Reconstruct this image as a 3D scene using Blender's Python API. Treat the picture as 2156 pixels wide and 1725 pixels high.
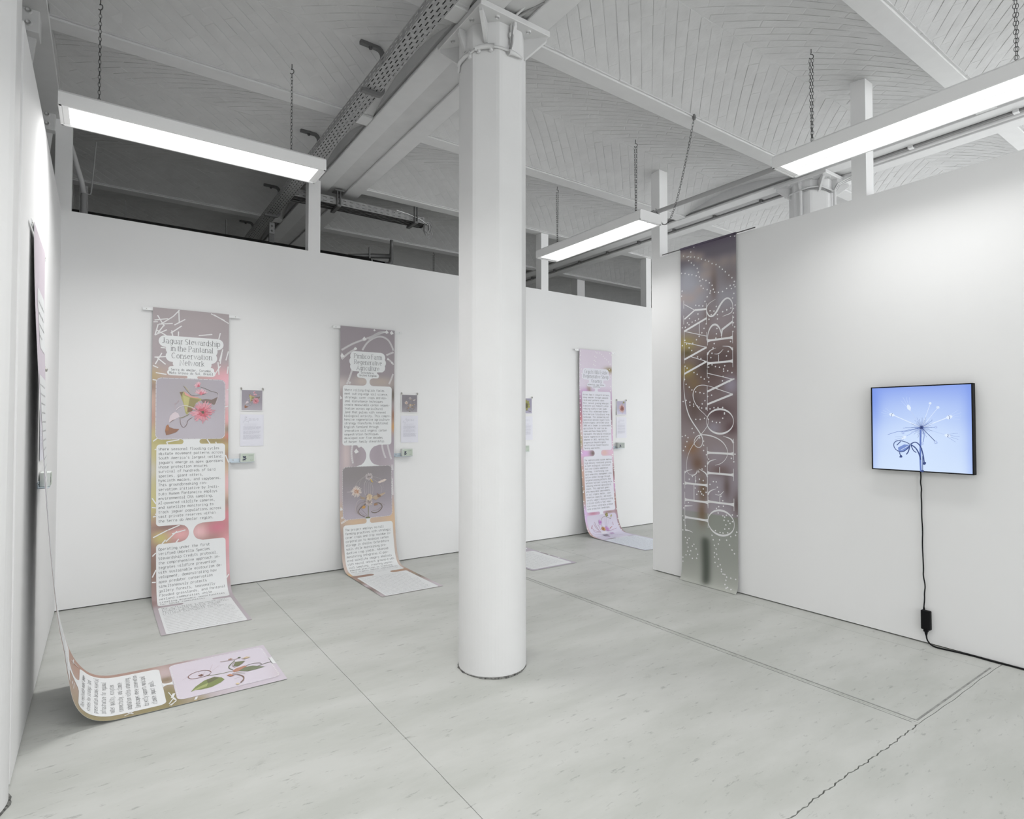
import bpy, math, random
from mathutils import Vector, Matrix
random.seed(7)
PI = math.pi
scn = bpy.context.scene
for o in list(bpy.data.objects):
    bpy.data.objects.remove(o)
C = scn.collection

# ------------------------------------------------------------------ camera, world, exposure
cam_d = bpy.data.cameras.new('camera')
cam_d.sensor_width = 36.0
cam_d.lens = 36.0 * 1221.95 / 2156.0
cam_d.clip_start = 0.02
cam = bpy.data.objects.new('camera', cam_d)
C.objects.link(cam)
cam.location = (0, 0, 1.56)
cam.rotation_euler = (math.radians(90 + 1.2613), 0, math.radians(-35.149))
scn.camera = cam

world = bpy.data.worlds.new('world')
scn.world = world
world.use_nodes = True
bg = world.node_tree.nodes['Background']
bg.inputs[0].default_value = (0.97, 0.985, 1.0, 1)     # even daylight that comes in where the hall goes on behind the viewer
bg.inputs[1].default_value = 2.9
world.cycles.sampling_method = 'NONE'
scn.cycles.adaptive_threshold = 0.02
scn.cycles.caustics_reflective = False
scn.cycles.caustics_refractive = False
LAMP = 1.6          # glow of the trough panels
WATT = 24.0         # light of one trough, thrown downwards by its louvre
scn.view_settings.view_transform = 'Standard'
scn.view_settings.look = 'None'
scn.view_settings.gamma = 1.0
scn.view_settings.exposure = 0.2
scn.view_settings.use_curve_mapping = False

# ------------------------------------------------------------------ helpers
def lin(c):
    c = c / 255.0
    return c / 12.92 if c <= 0.04045 else ((c + 0.055) / 1.055) ** 2.4

def rgb(r, g=None, b=None):
    if g is None:
        r, g, b = r
    return (lin(r), lin(g), lin(b), 1.0)

LOC = {}

class MB:
    """collects vertices and faces of one mesh (world coordinates)"""
    def __init__(s):
        s.v = []; s.f = []; s.c = None
    def quad(s, a, b, c, d):
        n = len(s.v); s.v += [a, b, c, d]; s.f.append((n, n + 1, n + 2, n + 3))
    def box(s, x0, x1, y0, y1, z0, z1):
        n = len(s.v)
        for z in (z0, z1):
            s.v += [(x0, y0, z), (x1, y0, z), (x1, y1, z), (x0, y1, z)]
        for q in ((3, 2, 1, 0), (4, 5, 6, 7), (0, 1, 5, 4), (1, 2, 6, 5), (2, 3, 7, 6), (3, 0, 4, 7)):
            s.f.append(tuple(n + i for i in q))
        return s
    def bbox(s, x0, x1, y0, y1, z0, z1, b=0.003):
        """box with chamfered edges"""
        n = len(s.v)
        P = []
        for sx in (0, 1):
            for sy in (0, 1):
                for sz in (0, 1):
                    x = (x0, x1)[sx]; y = (y0, y1)[sy]; z = (z0, z1)[sz]
                    ix = x + (b if sx == 0 else -b); iy = y + (b if sy == 0 else -b); iz = z + (b if sz == 0 else -b)
                    P += [(x, iy, iz), (ix, y, iz), (ix, iy, z)]
        s.v += P
        def I(sx, sy, sz, k): return n + ((sx * 2 + sy) * 2 + sz) * 3 + k
        for a in (0, 1):
            for k in range(3):
                def J(p, q):
                    t = [0, 0, 0]; t[k] = a; o = [i for i in range(3) if i != k]; t[o[0]] = p; t[o[1]] = q
                    return I(*t, k)
                s.f.append((J(0, 0), J(1, 0), J(1, 1), J(0, 1)))
        for k in range(3):
            o = [i for i in range(3) if i != k]
            for p in (0, 1):
                for q in (0, 1):
                    def T(a, kk):
                        t = [0, 0, 0]; t[k] = a; t[o[0]] = p; t[o[1]] = q; return I(*t, kk)
                    s.f.append((T(0, o[0]), T(1, o[0]), T(1, o[1]), T(0, o[1])))
        for sx in (0, 1):
            for sy in (0, 1):
                for sz in (0, 1):
                    s.f.append((I(sx, sy, sz, 0), I(sx, sy, sz, 1), I(sx, sy, sz, 2)))
        return s
    def tube(s, pts, r, n=10, cap=True):
        pts = [Vector(p) for p in pts]
        m = len(pts); base = len(s.v)
        R = r if isinstance(r, (list, tuple)) else [r] * m
        t = (pts[1] - pts[0]).normalized()
        up = Vector((0, 0, 1)) if abs(t.z) < 0.9 else Vector((1, 0, 0))
        u = t.cross(up).normalized()
        for i, p in enumerate(pts):
            tt = (pts[min(i + 1, m - 1)] - pts[max(i - 1, 0)]).normalized()
            u = (u - tt * u.dot(tt)).normalized(); w = tt.cross(u)
            for k in range(n):
                a = 2 * PI * k / n
                s.v.append(tuple(p + (u * math.cos(a) + w * math.sin(a)) * R[i]))
        for i in range(m - 1):
            for k in range(n):
                a = base + i * n + k; b = base + i * n + (k + 1) % n
                s.f.append((a, b, b + n, a + n))
        if cap:
            s.f.append(tuple(base + k for k in range(n)))
            s.f.append(tuple(base + (m - 1) * n + k for k in reversed(range(n))))
        return s
    def prism(s, poly, a, b):
        """poly: list of 3D points; extruded by vector b-a (a,b Vectors)"""
        d = Vector(b) - Vector(a); n = len(s.v); m = len(poly)
        s.v += [tuple(Vector(p)) for p in poly] + [tuple(Vector(p) + d) for p in poly]
        s.f.append(tuple(n + i for i in range(m))); s.f.append(tuple(n + m + i for i in reversed(range(m))))
        for i in range(m):
            j = (i + 1) % m
            s.f.append((n + i, n + j, n + m + j, n + m + i))
        return s
    def link(s, c, d, size, w, r, side):
        """one oval chain link: centre, direction, length, width, wire radius, side vector"""
        d = Vector(d).normalized(); side = Vector(side); side = (side - d * side.dot(d)).normalized()
        path = []
        for k in range(10):
            a = 2 * PI * k / 10
            path.append(Vector(c) + d * (size / 2) * math.cos(a) + side * (w / 2) * math.sin(a))
        base = len(s.v); nn = d.cross(side)
        for k, p in enumerate(path):
            o = (p - Vector(c)).normalized()
            for q in range(4):
                a = 2 * PI * q / 4
                s.v.append(tuple(p + o * r * math.cos(a) + nn * r * math.sin(a)))
        for k in range(10):
            for q in range(4):
                a = base + k * 4 + q; b = base + k * 4 + (q + 1) % 4
                a2 = base + ((k + 1) % 10) * 4 + q; b2 = base + ((k + 1) % 10) * 4 + (q + 1) % 4
                s.f.append((a, b, b2, a2))
    def chain(s, pts, pitch=0.0235, size=0.031, w=0.0145, r=0.0017):
        pts = [Vector(p) for p in pts]
        L = [0]
        for a, b in zip(pts, pts[1:]): L.append(L[-1] + (b - a).length)
        n = max(1, int(L[-1] / pitch))
        for i in range(n):
            t = (i + 0.5) * L[-1] / n
            k = max(j for j in range(len(L)) if L[j] <= t); k = min(k, len(pts) - 2)
            f = (t - L[k]) / max(1e-9, L[k + 1] - L[k]); p = pts[k].lerp(pts[k + 1], f); d = pts[k + 1] - pts[k]
            s.link(p, d, size, w, r, (1, 0.25, 0.1) if i % 2 else (-0.25, 1, 0.1))
        return s

def link_obj(name, me, parent=None):
    o = bpy.data.objects.new(name, me)
    C.objects.link(o)
    if parent is not None:
        o.parent = parent
    return o

def obj(name, mb, mat, parent=None, smooth=False, origin=None):
    """one mesh object; vertices are world coordinates, stored relative to the parent's origin"""
    off = Vector(origin) if origin is not None else Vector((0, 0, 0))
    if parent is not None:
        off = LOC.get(parent.name, Vector((0, 0, 0)))
    me = bpy.data.meshes.new(name)
    vs = [(p[0] - off.x, p[1] - off.y, p[2] - off.z) for p in mb.v]
    me.from_pydata(vs, [], mb.f)
    if mb.c is not None:
        at = me.color_attributes.new('Col', 'FLOAT_COLOR', 'POINT')
        at.data.foreach_set('color', [x for c in mb.c for x in c])
    if smooth:
        me.polygons.foreach_set('use_smooth', [True] * len(me.polygons))
    me.materials.append(mat)
    me.update()
    o = link_obj(name, me, parent)
    if parent is None:
        o.location = off
    LOC[o.name] = off
    return o

def thing(name, loc, label, cat, group=None):
    o = bpy.data.objects.new(name, None)
    C.objects.link(o)
    o.empty_display_size = 0.1
    o.location = loc
    LOC[o.name] = Vector(loc)
    o['label'] = label; o['category'] = cat
    if group: o['group'] = group
    return o

def tag(o, label, cat, group=None):
    o['label'] = label; o['category'] = cat
    if group: o['group'] = group
    return o

def struct(o):
    o['kind'] = 'structure'
    return o

# ------------------------------------------------------------------ materials
def mat(name, col, rough=0.6, metal=0.0, spec=0.3, noise=None, bump=None, emit=None):
    m = bpy.data.materials.new(name); m.use_nodes = True
    nt = m.node_tree; N = nt.nodes; Lk = nt.links
    b = N['Principled BSDF']
    b.inputs['Base Color'].default_value = col
    b.inputs['Roughness'].default_value = rough
    b.inputs['Metallic'].default_value = metal
    b.inputs['Specular IOR Level'].default_value = spec
    tc = N.new('ShaderNodeTexCoord')
    if noise:
        sc, lo, hi = noise[:3]
        mp = N.new('ShaderNodeMapping'); Lk.new(tc.outputs['Object'], mp.inputs[0])
        if len(noise) > 3: mp.inputs['Scale'].default_value = noise[3]
        tx = N.new('ShaderNodeTexNoise'); tx.inputs['Scale'].default_value = sc; tx.inputs['Detail'].default_value = 6
        Lk.new(mp.outputs[0], tx.inputs['Vector'])
        rp = N.new('ShaderNodeValToRGB')
        rp.color_ramp.elements[0].position = 0.3; rp.color_ramp.elements[1].position = 0.7
        rp.color_ramp.elements[0].color = tuple(x * lo for x in col[:3]) + (1,)
        rp.color_ramp.elements[1].color = tuple(min(1, x * hi) for x in col[:3]) + (1,)
        Lk.new(tx.outputs['Fac'], rp.inputs[0]); Lk.new(rp.outputs[0], b.inputs['Base Color'])
    if bump:
        sc, st, ds = bump
        tx = N.new('ShaderNodeTexNoise'); tx.inputs['Scale'].default_value = sc; tx.inputs['Detail'].default_value = 4
        Lk.new(tc.outputs['Object'], tx.inputs['Vector'])
        bp = N.new('ShaderNodeBump'); bp.inputs['Strength'].default_value = st; bp.inputs['Distance'].default_value = ds
        Lk.new(tx.outputs['Fac'], bp.inputs['Height']); Lk.new(bp.outputs[0], b.inputs['Normal'])
    if emit:
        b.inputs['Emission Color'].default_value = col; b.inputs['Emission Strength'].default_value = emit
    return m

def attr_mat(name, rough=0.6, emit=False):
    m = bpy.data.materials.new(name); m.use_nodes = True
    nt = m.node_tree; N = nt.nodes; Lk = nt.links
    b = N['Principled BSDF']
    a = N.new('ShaderNodeAttribute'); a.attribute_name = 'Col'
    b.inputs['Roughness'].default_value = rough
    b.inputs['Specular IOR Level'].default_value = 0.25
    if emit:
        b.inputs['Base Color'].default_value = (0.01, 0.01, 0.012, 1)
        Lk.new(a.outputs['Color'], b.inputs['Emission Color']); b.inputs['Emission Strength'].default_value = 0.87
    else:
        # fine weave of the printed fabric
        tc = N.new('ShaderNodeTexCoord'); tx = N.new('ShaderNodeTexNoise'); tx.inputs['Scale'].default_value = 420
        Lk.new(tc.outputs['Object'], tx.inputs['Vector'])
        mx = N.new('ShaderNodeMix'); mx.data_type = 'RGBA'; mx.blend_type = 'MULTIPLY'; mx.inputs[0].default_value = 0.03
        Lk.new(a.outputs['Color'], mx.inputs[6]); Lk.new(tx.outputs['Color'], mx.inputs[7])
        Lk.new(mx.outputs[2], b.inputs['Base Color'])
        # thin fabric lets some light through
        tr = N.new('ShaderNodeBsdfTranslucent'); Lk.new(a.outputs['Color'], tr.inputs['Color'])
        ms = N.new('ShaderNodeMixShader'); ms.inputs[0].default_value = 0.06
        out = N['Material Output']
        Lk.new(b.outputs[0], ms.inputs[1]); Lk.new(tr.outputs[0], ms.inputs[2]); Lk.new(ms.outputs[0], out.inputs['Surface'])
    return m

M = {}
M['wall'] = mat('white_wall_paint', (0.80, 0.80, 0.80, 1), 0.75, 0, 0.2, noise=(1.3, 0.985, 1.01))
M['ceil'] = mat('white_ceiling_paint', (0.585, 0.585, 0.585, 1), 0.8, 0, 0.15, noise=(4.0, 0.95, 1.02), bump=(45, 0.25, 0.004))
M['brick'] = mat('painted_brick', (0.575, 0.575, 0.575, 1), 0.8, 0, 0.15, noise=(7.0, 0.95, 1.03), bump=(38, 0.35, 0.005))
M['steelpaint'] = mat('painted_steel', (0.63, 0.63, 0.63, 1), 0.55, 0, 0.3, noise=(9.0, 0.97, 1.02), bump=(60, 0.12, 0.002))
M['column'] = mat('column_paint', (0.72, 0.72, 0.72, 1), 0.7, 0, 0.2, noise=(5.0, 0.985, 1.01), bump=(28, 0.22, 0.004))
M['lampbody'] = mat('lamp_enamel', (0.80, 0.80, 0.80, 1), 0.4, 0, 0.4)
M['lamp'] = mat('lamp_glow', (1, 1, 1, 1), 0.5, emit=LAMP); M['lamp'].cycles.emission_sampling = 'NONE'
M['chain'] = mat('chain_steel', (0.10, 0.10, 0.10, 1), 0.45, 0.6, 0.4)
M['galv'] = mat('galvanised_steel', (0.33, 0.33, 0.33, 1), 0.5, 0.45, 0.4, noise=(35, 0.8, 1.15))
M['hang'] = mat('hanger_steel', (0.18, 0.18, 0.18, 1), 0.5, 0.5, 0.4)
M['black'] = mat('black_plastic', (0.006, 0.006, 0.007, 1), 0.55, 0, 0.15)
M['blackpipe'] = mat('black_pipe_foam', (0.02, 0.02, 0.02, 1), 0.8)
M['paper'] = mat('white_paper', (0.82, 0.82, 0.86, 1), 0.6)
M['plastic'] = mat('clear_acrylic', (0.80, 0.81, 0.81, 1), 0.2, 0, 0.5)
M['bracket'] = mat('zinc_bracket', (0.55, 0.62, 0.68, 1), 0.4, 0.35, 0.5)
M['clip'] = mat('clip_metal', (0.42, 0.41, 0.38, 1), 0.35, 0.6)
M['dark_gap'] = mat('dark_joint', (0.10, 0.10, 0.095, 1), 0.9, noise=(90, 0.3, 2.6))
M['greytube'] = mat('grey_tube', (0.36, 0.36, 0.36, 1), 0.5)
M['cable'] = mat('grey_cable', (0.30, 0.30, 0.30, 1), 0.5)
M['print'] = attr_mat('printed_ink', 0.55)
M['screen'] = attr_mat('lit_screen', 0.3, emit=True); M['screen'].cycles.emission_sampling = 'NONE'

def floor_mat():
    m = bpy.data.materials.new('sealed_concrete'); m.use_nodes = True
    nt = m.node_tree; N = nt.nodes; Lk = nt.links; b = N['Principled BSDF']
    tc = N.new('ShaderNodeTexCoord')
    mp = N.new('ShaderNodeMapping'); mp.inputs['Rotation'].default_value = (0, 0, math.radians(38)); mp.inputs['Scale'].default_value = (1.0, 3.2, 1)
    Lk.new(tc.outputs['Object'], mp.inputs[0])
    n1 = N.new('ShaderNodeTexNoise'); n1.inputs['Scale'].default_value = 0.9; n1.inputs['Detail'].default_value = 9; n1.inputs['Roughness'].default_value = 0.62
    Lk.new(mp.outputs[0], n1.inputs['Vector'])
    r1 = N.new('ShaderNodeValToRGB')
    r1.color_ramp.elements[0].position = 0.38; r1.color_ramp.elements[0].color = (0.455, 0.466, 0.437, 1)
    r1.color_ramp.elements[1].position = 0.60; r1.color_ramp.elements[1].color = (0.53, 0.537, 0.513, 1)
    Lk.new(n1.outputs['Fac'], r1.inputs[0])
    # small scuffs
    mp2 = N.new('ShaderNodeMapping'); mp2.inputs['Rotation'].default_value = (0, 0, math.radians(-35)); mp2.inputs['Scale'].default_value = (9, 32, 1)
    Lk.new(tc.outputs['Object'], mp2.inputs[0])
    n2 = N.new('ShaderNodeTexNoise'); n2.inputs['Scale'].default_value = 1.0; n2.inputs['Detail'].default_value = 5; n2.inputs['Roughness'].default_value = 0.7
    Lk.new(mp2.outputs[0], n2.inputs['Vector'])
    r2 = N.new('ShaderNodeValToRGB')
    r2.color_ramp.elements[0].position = 0.32; r2.color_ramp.elements[0].color = (0.62, 0.62, 0.62, 1)
    r2.color_ramp.elements[1].position = 0.40; r2.color_ramp.elements[1].color = (1, 1, 1, 1)
    Lk.new(n2.outputs['Fac'], r2.inputs[0])
    mx = N.new('ShaderNodeMix'); mx.data_type = 'RGBA'; mx.blend_type = 'MULTIPLY'; mx.inputs[0].default_value = 0.8
    Lk.new(r1.outputs[0], mx.inputs[6]); Lk.new(r2.outputs[0], mx.inputs[7])
    # worn patches with a shape of their own
    n3 = N.new('ShaderNodeTexNoise'); n3.inputs['Scale'].default_value = 2.3; n3.inputs['Detail'].default_value = 12; n3.inputs['Roughness'].default_value = 0.75
    Lk.new(tc.outputs['Object'], n3.inputs['Vector'])
    r3 = N.new('ShaderNodeValToRGB')
    r3.color_ramp.elements[0].position = 0.33; r3.color_ramp.elements[0].color = (0.86, 0.86, 0.86, 1)
    r3.color_ramp.elements[1].position = 0.38; r3.color_ramp.elements[1].color = (1, 1, 1, 1)
    Lk.new(n3.outputs['Fac'], r3.inputs[0])
    m3 = N.new('ShaderNodeMix'); m3.data_type = 'RGBA'; m3.blend_type = 'MULTIPLY'; m3.inputs[0].default_value = 0.8
    Lk.new(mx.outputs[2], m3.inputs[6]); Lk.new(r3.outputs[0], m3.inputs[7])
    Lk.new(m3.outputs[2], b.inputs['Base Color'])
    b.inputs['Roughness'].default_value = 0.42; b.inputs['Specular IOR Level'].default_value = 0.3
    bp = N.new('ShaderNodeBump'); bp.inputs['Strength'].default_value = 0.08; bp.inputs['Distance'].default_value = 0.003
    Lk.new(n2.outputs['Fac'], bp.inputs['Height']); Lk.new(bp.outputs[0], b.inputs['Normal'])
    return m
M['floor'] = floor_mat()
M['strip'] = mat('floor_edge_strip', (0.30, 0.305, 0.29, 1), 0.5, 0.2, 0.3, noise=(20, 0.7, 1.3))
M['joint'] = mat('floor_joint_dark', (0.055, 0.055, 0.05, 1), 0.9)

# ------------------------------------------------------------------ the setting
YB, XR, XL = 6.09, 4.765, -0.308        # faces of the partition walls
ZB, ZR, ZL = 3.335, 3.297, 3.33
X0, X1, Y0, Y1 = -1.05, 11.0, -3.6, 11.2

# floor: slabs with open joints between them, on a dark bed
bed = MB().box(X0 - .1, X1 + .1, Y0, Y1, -0.12, -0.02)
floor = struct(obj('floor', bed, M['joint']))
g = 0.0035
slabs = [(X0, 1.24, Y0, Y1), (1.24, 3.48, 1.27, Y1), (3.48, 4.59, 1.27, Y1), (4.59, X1, 1.27, Y1), (1.24, X1, Y0, 1.27)]
for x0, x1, y0, y1 in slabs:
    gl = 0.0012 if abs(x0 - 4.59) < .01 else g * .5
    gr = 0.0012 if abs(x1 - 4.59) < .01 else g * .5
    if abs(x1 - 1.24) < .01: gr = 0.0013
    if abs(x0 - 1.24) < .01: gl = 0.0013
    # joint edges wander a little
    mb = MB(); n = 420
    def edge(t, k):
        e = 0.0022 * math.sin(t * 7.3 + k) + 0.0016 * math.sin(t * 23 + 2 * k)
        return e + (.0030 * math.sin(t * 61 + 5 * k) + .0022 * math.sin(t * 143) if k == 1 and t < 3.46 else 0)
    top = []
    for i in range(n): top.append((x0 + (x1 - x0) * i / n, y0 + g * .5 + edge(x0 + (x1 - x0) * i / n, 1) + (.002 if y0 > 0 and x0 + (x1 - x0) * i / n < 3.46 else 0)))
    for i in range(n): top.append((x1 - gr + edge(y0 + (y1 - y0) * i / n, 2) * .3, y0 + (y1 - y0) * i / n))
    for i in range(n): top.append((x1 - (x1 - x0) * i / n, y1 - g * .5 + edge(x1 - (x1 - x0) * i / n, 1)))
    for i in range(n): top.append((x0 + gl + edge(y1 - (y1 - y0) * i / n, 2) * .3, y1 - (y1 - y0) * i / n))
    k = len(top)
    mb.v = [(p[0], p[1], 0) for p in top] + [(p[0], p[1], -0.02) for p in top]
    mb.f = [tuple(range(k))] + [(i, i + k, (i + 1) % k + k, (i + 1) % k) for i in range(k)]
    obj('floor_slab', mb, M['floor'], floor)
# steel edge angles along the framed panel
for x0, x1, y0, y1 in ((3.457, 3.462, 1.30, 6.0), (3.496, 3.506, 1.30, 6.0), (3.50, 4.63, 1.288, 1.298)):
    obj('edge_strip', MB().box(x0, x1, y0, y1, -0.004, 0.0012), M['strip'], floor)

# partition walls
def wall(name, x0, x1, y0, y1, z1):
    mb = MB().box(x0, x1, y0, y1, 0.009, z1)
    return struct(obj(name, mb, M['wall']))
wall_back = wall('wall_back', -0.43, 9.4, YB, YB + 0.12, ZB)
wall_left = wall('wall_left', XL - 0.12, XL, 3.30, YB, ZL)
wall_right = wall('wall_right', XR, XR + 0.13, -2.4, 4.18, ZR)
for w, b in ((wall_back, (-0.43, 9.4, YB + .02, YB + .10)), (wall_left, (XL - .10, XL - .02, 3.3, YB)), (wall_right, (XR + .02, XR + .11, -2.4, 4.16))):
    obj('gap_shade_strip', MB().box(*b, 0.0, 0.009), M['dark_gap'], w)  # dark strip painted in for the shaded gap under each wall
# wooden posts that tie the partitions to the vaults
for x0, x1 in ((-0.355, -0.242), (1.712, 1.833), (4.767, 4.888), (6.82, 6.93)):
    obj('post', MB().box(x0, x1, YB + 0.0005, YB + 0.115, ZB - .002, 4.26), M['wall'], wall_back)
for y0, y1 in ((4.067, 4.1795), (2.045, 2.152)):
    obj('post', MB().box(XR + 0.0005, XR + 0.125, y0, y1, ZR - .002, 4.26), M['wall'], wall_right)
obj('post', MB().box(6.87, 7.05, 7.74, 7.90, 0, 4.14), M['wall'], wall_back)
# unseen outer shell of the hall, its walls and gaps placed to shape light
struct(obj('wall_far', MB().box(X0, X1, Y1, Y1 + .3, 0, 4.6), M['wall']))  # unseen end wall, put here to keep sky light out
struct(obj('wall_outer_left', MB().box(X0 - .3, X0, Y0, Y1 + .3, 0, 4.6), M['wall']))  # unseen wall, pulled in close so its white face bounces light
struct(obj('wall_light_block_near', MB().box(X0 - .3, -.3, Y0 - .3, Y0, 0, 4.6), M['wall']))  # unseen wall added to narrow the opening that daylight enters by
obj('floor_light_apron', MB().box(X0 - .3, X1 + .3, -9, Y0 - .3, -.12, -.01), M['floor'], floor)  # unseen floor extension, added to cut light coming from below
struct(obj('wall_light_block_pier', MB().box(4.6, 5.8, Y0 - .3, Y0, 0, 4.6), M['wall']))  # unseen pier added to block sky light at the right
struct(obj('wall_outer_right', MB().box(X1, X1 + .3, 4.5, Y1 + .3, 0, 4.6), M['wall']))

# ceiling: shallow brick vaults (caps) between steel ribs, carried by double girders
ZS, RISE = 4.115, 0.125
RIBS = [-4.52, -2.98, -1.45, 0.08, 1.60, 3.115, 4.67, 6.13, 7.64, 9.15, 10.66, 12.17]
GIRD = [-0.56, 2.065, 6.12, 10.2]
GW, RW = 0.252, 0.07
slab = MB().box(X0 - .3, X1 + .3, Y0 - .9, Y1 + .3, 4.30, 4.55)  # unseen cover over the vaults, added to stop light leaking in
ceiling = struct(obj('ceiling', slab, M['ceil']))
BAYS = [(X0, GIRD[0] - GW)] + [(a + GW, b - GW) for a, b in zip(GIRD, GIRD[1:])] + [(GIRD[-1] + GW, X1)]
def vz(t, hs): return ZS + RISE * (1 - (t / hs) ** 2)
bricks = []
for y0, y1 in zip(RIBS, RIBS[1:]):
    ya, yb = y0 + RW, y1 - RW
    hs = (yb - ya) / 2; ym = (ya + yb) / 2
    for xa, xb in BAYS:
        mb = MB(); n = 16
        for i in range(n):
            t0 = -hs + 2 * hs * i / n; t1 = -hs + 2 * hs * (i + 1) / n
            mb.quad((xa, ym + t0, vz(t0, hs)), (xa, ym + t1, vz(t1, hs)), (xb, ym + t1, vz(t1, hs)), (xb, ym + t0, vz(t0, hs)))
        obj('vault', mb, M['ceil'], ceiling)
        if y0 < -1.5 or xa < -1 or xa > 7 or y0 > 9: continue
        # diagonal courses that meet in chevrons along the crown
        bl, bh = 0.25, 0.078
        for sgn in (-1, 1):
            ta, tb = (-hs, 0.0) if sgn < 0 else (0.0, hs)
            ang = math.radians(42) * sgn
            ca, sa = math.cos(ang), math.sin(ang)
            diag = (xb - xa) + hs * 2
            nr = int(diag / bh) + 2; nc = int(diag / bl) + 2
            cx, cy = (xa + xb) / 2, (ta + tb) / 2
            for r in range(-nr // 2, nr // 2 + 1):
                off = random.uniform(-.03, .03) + (r % 2) * bl / 2
                for c in range(-nc // 2, nc // 2 + 1):
                    px = c * bl + off; py = r * bh
                    gx, gy = cx + px * ca - py * sa, cy + px * sa + py * ca
                    if not (xa - .2 < gx < xb + .2 and ta - .2 < gy < tb + .2): continue
                    j = 0.0023
                    poly = [(px - bl / 2 + j, py - bh / 2 + j), (px + bl / 2 - j, py - bh / 2 + j), (px + bl / 2 - j, py + bh / 2 - j), (px - bl / 2 + j, py + bh / 2 - j)]
                    poly = [(cx + a * ca - b * sa, cy + a * sa + b * ca) for a, b in poly]
                    for ax, lim, s in ((0, xa + .002, 1), (0, xb - .002, -1), (1, ta + .003, 1), (1, tb - .003, -1)):
                        out = []
                        for i in range(len(poly)):
                            p, q = poly[i], poly[(i + 1) % len(poly)]
                            pin, qin = (p[ax] - lim) * s >= 0, (q[ax] - lim) * s >= 0
                            if pin: out.append(p)
                            if pin != qin:
                                f = (lim - p[ax]) / (q[ax] - p[ax]); out.append((p[0] + (q[0] - p[0]) * f, p[1] + (q[1] - p[1]) * f))
                        poly = out
                        if len(poly) < 3: break
                    if len(poly) < 3: continue
                    A = abs(sum(p[0] * q[1] - p[1] * q[0] for p, q in zip(poly, poly[1:] + poly[:1]))) / 2
                    if A < 0.0012: continue
                    d = random.uniform(0.0004, 0.0022); tilt = random.uniform(-.0035, .0035)
                    bricks.append((poly, ym, hs, d, tilt, A))
def brick_mesh(mb, b):
    poly, ym, hs, d, tilt, A = b
    cx = sum(p[0] for p in poly) / len(poly); cy = sum(p[1] for p in poly) / len(poly); n = len(mb.v); m = len(poly)
    for p in poly: mb.v.append((p[0], ym + p[1], vz(p[1], hs)))
    for p in poly:
        q = (cx + (p[0] - cx) * 0.965, cy + (p[1] - cy) * 0.965)
        mb.v.append((q[0], ym + q[1], vz(q[1], hs) - d - tilt * (q[0] - cx) * 4))
    mb.f.append(tuple(n + m + i for i in range(m)))
    for i in range(m):
        j = (i + 1) % m; mb.f.append((n + i, n + j, n + m + j, n + m + i))
def view_size(b):
    cx = sum(p[0] for p in b[0]) / len(b[0]); cy = b[1] + sum(p[1] for p in b[0]) / len(b[0]); z = vz(cy - b[1], b[2]) - 1.56
    a = math.radians(35.149); fw = cx * math.sin(a) + cy * math.cos(a); rt = cx * math.cos(a) - cy * math.sin(a)
    if fw < .5 or abs(rt / fw) > .88 or z / fw > .735: return 0
    return b[5] * z / fw ** 3
bricks.sort(key=view_size, reverse=True)
for b in bricks[:300]:
    mb = MB(); brick_mesh(mb, b); obj('brick', mb, M['brick'], ceiling)
rest = MB()
for b in bricks[300:]: brick_mesh(rest, b)
o = obj('brick_courses', rest, M['brick'], ceiling); o['kind'] = 'stuff'
# ribs: bottom flanges of the rolled joists, with a mortar line along one side
for y in RIBS:
    if y < Y0 + .2: continue
    for xa, xb in BAYS:
        mb = MB(); mb.bbox(xa - .05, xb + .05, y - RW, y + RW, 4.098, 4.116, .004); mb.box(xa, xb, y - .012, y + .012, 4.112, 4.31)
        obj('rib', mb, M['steelpaint'], ceiling)
        k = MB(); m = 40
        for i in range(m):
            u0 = xa + (xb - xa) * i / m; u1 = xa + (xb - xa) * (i + 1) / m; w = .010 + .006 * random.random()
            k.box(u0, u1, y - RW - w, y - RW + .004, 4.108 + .003 * random.random(), 4.13)
        obj('mortar_line', k, M['brick'], ceiling)
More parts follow.
